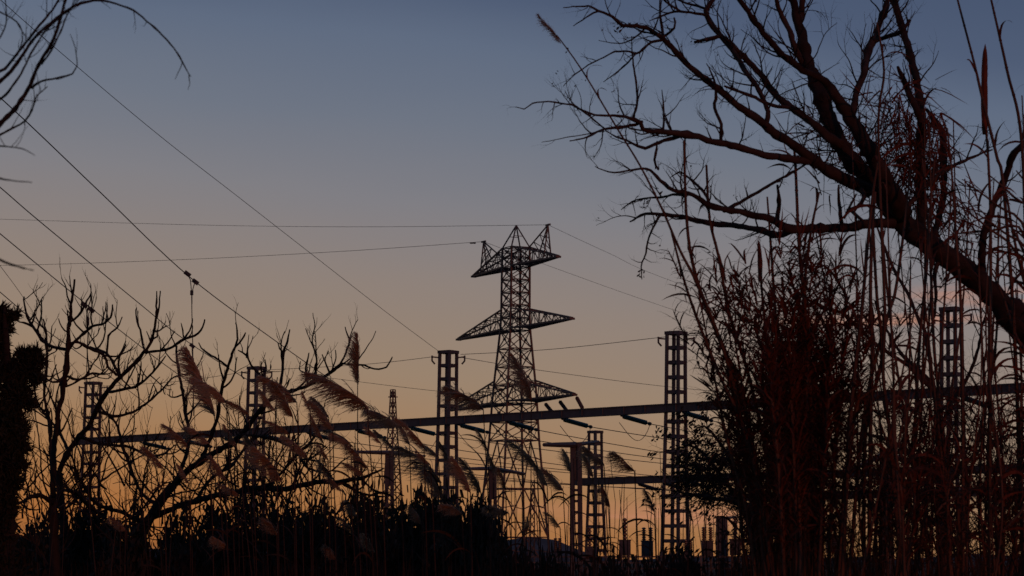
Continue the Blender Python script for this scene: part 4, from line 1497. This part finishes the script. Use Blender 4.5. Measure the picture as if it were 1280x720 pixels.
# plain reed stems leaning about in the gap
for k in range(84):
    x = rng.uniform(600, 960) if k < 64 else rng.uniform(60, 600)
    yt = rng.uniform(560, 690) if k < 64 else rng.uniform(520, 640)
    D = rng.uniform(14, 20)
    G = P(x, 700, D)
    G.z = 0
    T = P(x + rng.gauss(0, 22) - 6, yt, D + rng.uniform(-.3, .3))
    o = thing('bare_reed', 'thin bare reed stem with a broken top, one of many low before the yard', 'reed', G, 'bare reed stems')
    m = MB()
    md = G.lerp(T, .6) + Vector((rng.uniform(-.05, .05), 0, 0))
    m.tube([G, G.lerp(md, .5), md, md.lerp(T, .5) + Vector((rng.uniform(-.01, .01), 0, 0)), T], [.005, .0046, .004, .0032, .0018], 4)
    m.build('stem', M_REED, o)
    for q in range(rng.randint(1, 3)):
        t_ = rng.uniform(.3, .95)
        inst('leaf', rng.choice(BLG), o, frame(md.lerp(T, t_), T - md, Vector((rng.choice((-1, 1)), rng.uniform(-1, 1), 0)), rng.uniform(.12, .26)) @ Matrix.Diagonal((1, .5, 1, 1)))

# ------------------------------------------------------------------ giant canes on the right
rng = random.Random(120)
FO = []
for v_ in range(5):
    r2 = random.Random(130 + v_)
    m = MB()
    for k in range(46):
        zz = r2.uniform(.25, 1.0)
        a_ = r2.uniform(0, 6.283)
        u_ = Vector((math.cos(a_), math.sin(a_), 0))
        d = (u_ * r2.uniform(.25, .8) + Z * r2.uniform(.5, 1.1)).normalized()
        p = Vector((0, 0, zz))
        L = r2.uniform(.10, .22)
        dr = r2.uniform(.08, .45)
        pts = [p]
        for i in range(5):
            d = (d + Vector((0, 0, -dr)) + rnd_unit(r2) * .14).normalized()
            pts.append(pts[-1] + d * L / 5)
        s_ = Vector((-u_.y, u_.x, r2.uniform(-.3, .3))).normalized()
        wd = r2.uniform(.007, .013)
        m.ribbon(pts, [wd * .7, wd, wd, wd * .8, wd * .5, wd * .05], s_)
    me = m.build('foliage', M_LEAF)
    FO.append(me.data)
    bpy.data.objects.remove(me)


def cane(path, D0, D1, label, group, leaves=6, fol=0, wmul=1.0, plume=None, leafsize=(.16, .3)):
    """traced cane (x, y, width px) from near the ground upward"""
    c = catmull(path, 12)
    pts, rad = [], []
    n = len(c)
    for i, (x, y, w) in enumerate(c):
        t_ = i / (n - 1)
        D = D0 + (D1 - D0) * t_
        pts.append(P(x, y, D))
        rad.append(w * wmul * .5 * D / F)
    # carry it down to the ground
    if pts[0].z > .02:
        G = pts[0] + (pts[0] - pts[min(4, n - 1)]).normalized() * .5
        G.z = 0
        G.x = pts[0].x + (G.x - pts[0].x) * .5
        pts.insert(0, G)
        rad.insert(0, rad[0] * 1.15)
    o = thing('giant_cane', label, 'cane', Vector((pts[0].x, pts[0].y, 0)), group)
    # nodes: a slightly thicker ring about every 14 cm
    L = 0
    p2, r2_ = [pts[0]], [rad[0]]
    nxt = .15
    for i in range(1, len(pts)):
        seg = (pts[i] - pts[i - 1]).length
        while L + seg > nxt:
            t_ = (nxt - L) / seg
            q = pts[i - 1].lerp(pts[i], t_)
            rr = rad[i - 1] + (rad[i] - rad[i - 1]) * t_
            u = (pts[i] - pts[i - 1]).normalized() * min(.006, seg * .1)
            p2 += [q - u, q, q + u]
            r2_ += [rr, rr * 1.28, rr]
            nxt += .15
        L += seg
        p2.append(pts[i])
        r2_.append(rad[i])
    m_ = MB()
    m_.tube(p2, r2_, 6)
    m_.build('stalk', M_CANE, o)
    n = len(pts)
    for k in range(leaves):
        t_ = rng.uniform(.25, .98)
        i = min(n - 2, int(t_ * (n - 1)))
        q = pts[i].lerp(pts[i + 1], t_ * (n - 1) - i)
        inst('leaf', rng.choice(BL), o, frame(q, pts[i + 1] - pts[i], rnd_unit(rng), rng.uniform(*leafsize)) @ Matrix.Diagonal((1, .8, 1, 1)))
    for k in range(fol):
        i0 = int(n * (.12 + .72 * k / max(1, fol)))
        i1 = min(n - 1, i0 + 5)
        if i1 > i0:
            dd = pts[i1] - pts[i0]
            tag(inst('foliage', rng.choice(FO), o, frame(pts[i0] - dd * .3, dd, rnd_unit(rng), rng.uniform(.75, 1.15))), kind='stuff')
    if plume and len(plume) == 4:
        a, b, sw, bend_ = plume
        A, B = P(a[0], a[1], D1), P(b[0], b[1], D1)
        m_ = MB()
        ps, rs = [], []
        for i in range(13):
            u = i / 12
            ps.append(A.lerp(B, u) + Vector((bend_ * math.sin(3.1 * u), 0, 0)))
            rs.append(sw * .5 * D1 / F * (.25 + .75 * math.sin(math.pi * min(1, u * .8 + .16)) ** .7) * rng.uniform(.85, 1.1) * (1 if i < 12 else .15))
        m_.tube(ps, rs, 7)
        for i in range(40):
            u = rng.random()
            q = A.lerp(B, u)
            dd = ((B - A).normalized() + rnd_unit(rng) * .35).normalized()
            m_.ribbon([q, q + dd * .03, q + dd * .06], [.003, .004, .001], rnd_unit(rng))
        m_.build('seed_spike', M_LEAF, o)
    elif plume:
        a, b, sw = plume
        A, B = P(a[0], a[1], D1), P(b[0], b[1], D1)
        tag(inst('plume', rng.choice(PL), o, frame(A, B - A, Vector((-.3, .4, 0)), (B - A).length) @ Matrix.Diagonal((sw, sw, 1, 1))))
    return o


CG = 'giant canes of the right hand thicket'
named = [
    ([(965, 740, 5), (940, 580, 5), (905, 440, 4.6), (872, 356, 4), (850, 313, 3.6), (827, 260, 3), (800, 207, 2.6), (773, 163, 2.4), (727, 87, 2), (696, 44, 1.6)], 13.4, 12.6, 'longest cane, leaning far left with a small brown plume', 2, 1, ((702, 54), (674, 15), .9)),
    ([(975, 740, 5.5), (950, 600, 5.5), (918, 470, 5.2), (885, 390, 5), (866, 330, 4.6), (858, 270, 4), (855, 176, 3.4)], 13.6, 13.2, 'tall leafless cane reaching the lower branch, left of the clump', 3, 1, None),
    ([(990, 740, 5), (965, 600, 5), (936, 470, 4.8), (913, 397, 4.4), (898, 320, 4), (887, 273, 3.6), (883, 206, 3)], 13.8, 13.5, 'second tall cane left of the clump, with a curled dead leaf', 5, 1, None),
    ([(970, 740, 5), (938, 560, 4.8), (900, 470, 4.4), (872, 400, 4), (855, 350, 3.4), (838, 285, 2.6)], 13.2, 13.0, 'leftmost leaning leafy cane of the clump', 6, 3, None),
    ([(985, 740, 5), (972, 520, 4.6), (958, 420, 4), (951, 350, 3.2), (948, 330, 2.6)], 13.8, 13.6, 'cane with a tight brown spike above the clump', 4, 2, ((950, 352), (948, 301), 7, .004)),
    ([(990, 740, 5), (978, 520, 4.6), (968, 373, 4), (963, 300, 3.4), (959, 246, 2.4)], 14, 14, 'thin dark cane standing above the middle of the clump', 4, 1, None),
    ([(1010, 740, 6), (1010, 560, 6), (1007, 400, 5.4), (999, 310, 4.6), (994, 200, 3.8), (992, 180, 3)], 13.6, 13.9, 'reddish cane rising from the clump to the horizontal branch', 4, 2, None),
    ([(1020, 740, 5), (1014, 520, 4.8), (1006, 377, 4.4), (1012, 300, 4), (1024, 240, 2.6)], 13.5, 13.3, 'cane leaning right out of the clump top', 5, 2, None),
    ([(1052, 740, 5.6), (1062, 540, 5.6), (1068, 467, 5.2), (1077, 390, 5), (1085, 300, 4.4), (1092, 235, 3.4), (1100, 190, 2.4)], 13.0, 13.0, 'straight bare cane right of the clump, leaning right', 3, 0, None),
    ([(1086, 740, 5.6), (1088, 540, 5.6), (1090, 440, 5.2), (1088, 367, 5), (1090, 300, 4.4), (1094, 240, 3.4)], 13.2, 13.4, 'straight reddish cane right of the clump', 3, 0, None),
    ([(1128, 740, 5.6), (1112, 540, 5.2), (1104, 470, 5), (1106, 390, 4.6), (1102, 290, 4), (1098, 150, 3.4), (1105, 89, 3.2), (1096, 28, 2.4)], 13.0, 12.8, 'very tall thin reddish cane crossing the leaning trunk near its fork', 3, 0, None),
    ([(1080, 740, 5.6), (1082, 540, 5.4), (1102, 450, 5), (1096, 370, 4.4), (1092, 300, 4), (1090, 255, 2.6)], 13.6, 13.6, 'crossing cane below the leaning trunk', 4, 0, None),
    ([(1060, 740, 5.4), (1080, 520, 5), (1108, 400, 4.8), (1118, 370, 4.4), (1127, 310, 4), (1134, 250, 3), (1140, 190, 2.4)], 13.4, 13.8, 'cane slanting right up across the trunk', 4, 0, None),
    ([(1042, 110, 3.6), (1043, 60, 3.4), (1046, 0, 3), (1048, -30, 2.6)], 13.9, 14.0, '', 0, 0, None),
    ([(1204, 740, 5), (1203, 467, 4.6), (1200, 360, 4.2), (1196, 310, 3.8), (1190, 220, 3), (1184, 160, 2)], 12.8, 12.8, 'upright cane crossing the thick end of the trunk', 4, 0, None),
    ([(1280, 740, 6), (1268, 420, 5.4), (1254, 230, 4.6), (1247, 200, 4.4), (1227, 119, 4), (1218, 80, 3.4), (1197, 0, 2.8), (1190, -30, 2.4)], 13.0, 12.8, 'very tall cane slanting up left to the top right edge', 5, 0, None),
    ([(1290, 740, 6), (1284, 400, 5), (1277, 178, 4.4), (1259, 89, 4), (1239, 0, 3), (1232, -30, 2.4)], 12.6, 12.6, 'tall cane slanting up at the right edge', 5, 0, None),
    ([(1236, 740, 5), (1238, 420, 4.8), (1238, 268, 4), (1234, 180, 3.6), (1231, 150, 3)], 12.9, 12.9, 'cane tipped by a long tight brown sheath against the sky', 3, 0, ((1231, 168), (1231.5, 55), 9, -.004)),
    ([(1130, 740, 5), (1142, 560, 4.8), (1150, 420, 4.4), (1158, 340, 4), (1162, 270, 3.4), (1168, 200, 2.4)], 13.2, 13.6, 'cane standing before the fifth gantry column', 5, 0, None),
    ([(1190, 740, 5), (1180, 560, 4.8), (1168, 440, 4.4), (1164, 350, 4), (1160, 280, 3), (1152, 190, 2)], 13.5, 13.9, 'cane right beside the fifth gantry column', 5, 0, None),
]
for path, d0, d1, lab, lv, fo, pl in named:
    if not lab:
        continue
    cane(path, d0, d1, lab, CG, lv * 2, fo, .92, pl)
cl_lab = 'leafy dry cane inside the dense reddish clump, hardly told from its neighbours'
for k in range(36):
    x0 = 1002 + rng.gauss(0, 17)
    lean = (x0 - 1004) * .8 + rng.gauss(0, 13)
    yt = 385 + abs(lean) * .9 + rng.uniform(0, 130)
    D = 13.2 + rng.uniform(-.5, 1.6)
    path = [(x0, 745, 5), (x0 + lean * .18, 620, 5), (x0 + lean * .5, 500, 4.4), (x0 + lean * .8, (500 + yt) / 2, 3.6), (x0 + lean * 1.15, yt, 2)]
    cane(path, D, D + rng.uniform(-.3, .3), cl_lab, CG, 6, 6, .9)
for k in range(6):
    x0 = 940 + rng.gauss(0, 14)
    tx = 884 + rng.uniform(-22, 36)
    yt = rng.uniform(350, 500)
    D = 13.4 + rng.uniform(-.4, 1)
    cane([(x0 + 22, 745, 4.6), (x0 + 10, 640, 4.6), ((x0 + tx) / 2 + 8, 540, 4), (tx, yt, 2)], D, D, 'leafy dry cane leaning left of the dense clump, one of a loose spray', CG, 8, 4, .9)
th_lab = 'thin dry cane in the right hand thicket, one of many much alike'
for k in range(84):
    x0 = 1070 + 250 * rng.random() ** .8
    tall = rng.random() < .5
    yt = rng.uniform(110, 420) if tall else rng.uniform(450, 680)
    lean = rng.gauss(0, 42)
    D = rng.uniform(12.0, 17.0)
    w = rng.uniform(2.2, 4.2)
    path = [(x0, 750, w), (x0 + lean * .35 + rng.gauss(0, 7), 620, w), (x0 + lean * .7 + rng.gauss(0, 8), (620 + yt) / 2, w * .85), (x0 + lean, yt, w * .5)]
    if rng.random() < .3 and yt > 430:      # broken, top hanging over
        kx = rng.choice((-1, 1))
        path += [(x0 + lean + kx * 14, yt - 4, w * .5), (x0 + lean + kx * rng.uniform(26, 44), yt + rng.uniform(20, 60), w * .35)]
    cane(path, D, D + rng.uniform(-.4, .4), th_lab, CG, rng.randint(5, 11), (1, 0, 1)[k % 3], .9, leafsize=(.12, .34))
# drooping long leaves at the right edge
for k, (x, y, tx, ty) in enumerate(((1285, 300, 1196, 226), (1290, 330, 1206, 262), (1300, 290, 1222, 214), (1290, 350, 1246, 268), (1296, 260, 1258, 210), (1270, 420, 1224, 330), (1300, 380, 1262, 300), (1276, 330, 1180, 250), (1284, 300, 1176, 290), (1270, 310, 1236, 200))):
    D = 12.4 + .2 * k
    cane([(1300 + 6 * k, 745, 5), (1296 + 2 * k, 500, 4.6), (x, y, 4), ((x + tx) / 2 + 6, (y + ty) / 2 - 6, 3.2), (tx + 12, ty + 3, 1.6)], D, D, 'arching cane with long drooping leaves at the right edge, one of several', CG, 16, 1, .9, leafsize=(.2, .36))
# tangle of dead cane leaves caught round the upper right limb
m = MB()
for (cx_, cy_, sx_, sy_, n_, up_) in ((1150, 195, 18, 36, 520, -1), (1130, 160, 26, 40, 200, -.2), (1060, 205, 26, 26, 150, .7), (1100, 180, 26, 34, 240, .5), (1015, 165, 20, 20, 70, .4), (1168, 250, 26, 30, 260, -.6), (1200, 290, 26, 26, 160, -.3), (1124, 120, 9, 26, 60, -.5)):
    for k in range(n_):
        gx_, gy_ = (max(-1.5, min(1.5, rng.gauss(0, 1))) for _ in range(2))
        c = P(cx_ + gx_ * sx_, cy_ + gy_ * sy_, 14.3 + rng.gauss(0, .14))
        d = Vector((rng.gauss(0, .6), rng.gauss(0, .4), up_ + rng.gauss(0, .5))).normalized()
        if k % 5 > 2:
            continue
        L = rng.uniform(.12, .32)
        s_ = (d.orthogonal() + rnd_unit(rng) * .5).normalized()
        pts = [c]
        for i in range(4):
            d = (d + rnd_unit(rng) * .12 - Z * .1).normalized()
            pts.append(pts[-1] + d * L / 4)
        w = rng.uniform(.005, .013)
        m.ribbon(pts, [w, w, w * .9, w * .6, w * .1], s_)
o = m.build('leaf_tangle', M_LEAF, origin=P(1150, 195, 14.2))
tag(o, 'tangle of dead strap leaves caught on the upright limb at the right', 'leaves', kind='stuff')

# ------------------------------------------------------------------ dry grass and brambles along the bottom
rng = random.Random(150)
m = MB()
for k in range(15000):
    x = rng.uniform(-60, 1340)
    D = rng.uniform(11.5, 24)
    G = P(x, 700, D)
    G.z = 0
    dense_right = x > 900
    top = EYE - (20 * D / F) + (rng.random() ** 2.2) * (.45 if dense_right else .16) + rng.uniform(-.25, .02)
    ln = rng.gauss(0, .10)
    w = rng.uniform(.004, .010)
    s_ = Vector((math.cos(k), math.sin(k), 0))
    m.ribbon([G, G + Vector((ln * .3, rng.gauss(0, .03), top * .55)), G + Vector((ln, rng.gauss(0, .06), top))], [w, w, w * .15], s_)
tag(m.build('dry_grass', M_GRASS), 'tall dry grass and weeds along the bottom', 'grass', kind='stuff')
m = MB()
for k in range(420):
    x = rng.uniform(940, 1300)
    D = rng.uniform(12.5, 18)
    p = P(x, 740 - 190 * rng.random() ** 1.3, D)
    d = Vector((rng.gauss(0, .6), rng.gauss(0, .3), 1)).normalized()
    grow(m, p, d, rng.uniform(.3, .8), .0045, 2, rng, .0, .5, .05, 4, 3)
tag(m.build('bramble', M_BARK2), 'tangled bare bramble stems low in the right hand thicket', 'bramble', kind='stuff')
m = MB()
for k in range(170):
    x = rng.uniform(20, 400)
    D = rng.uniform(19, 25)
    p = P(x, rng.uniform(600, 720), D)
    d = Vector((rng.gauss(0, .7), rng.gauss(0, .3), 1)).normalized()
    grow(m, p, d, rng.uniform(.4, 1.1), .0085, 2, rng, .22, .75, .05, 2.6, 4, None, .55)
tag(m.build('bramble', M_BARK2), 'thicket of fine bare stems under the fig trees on the left', 'bramble', kind='stuff')
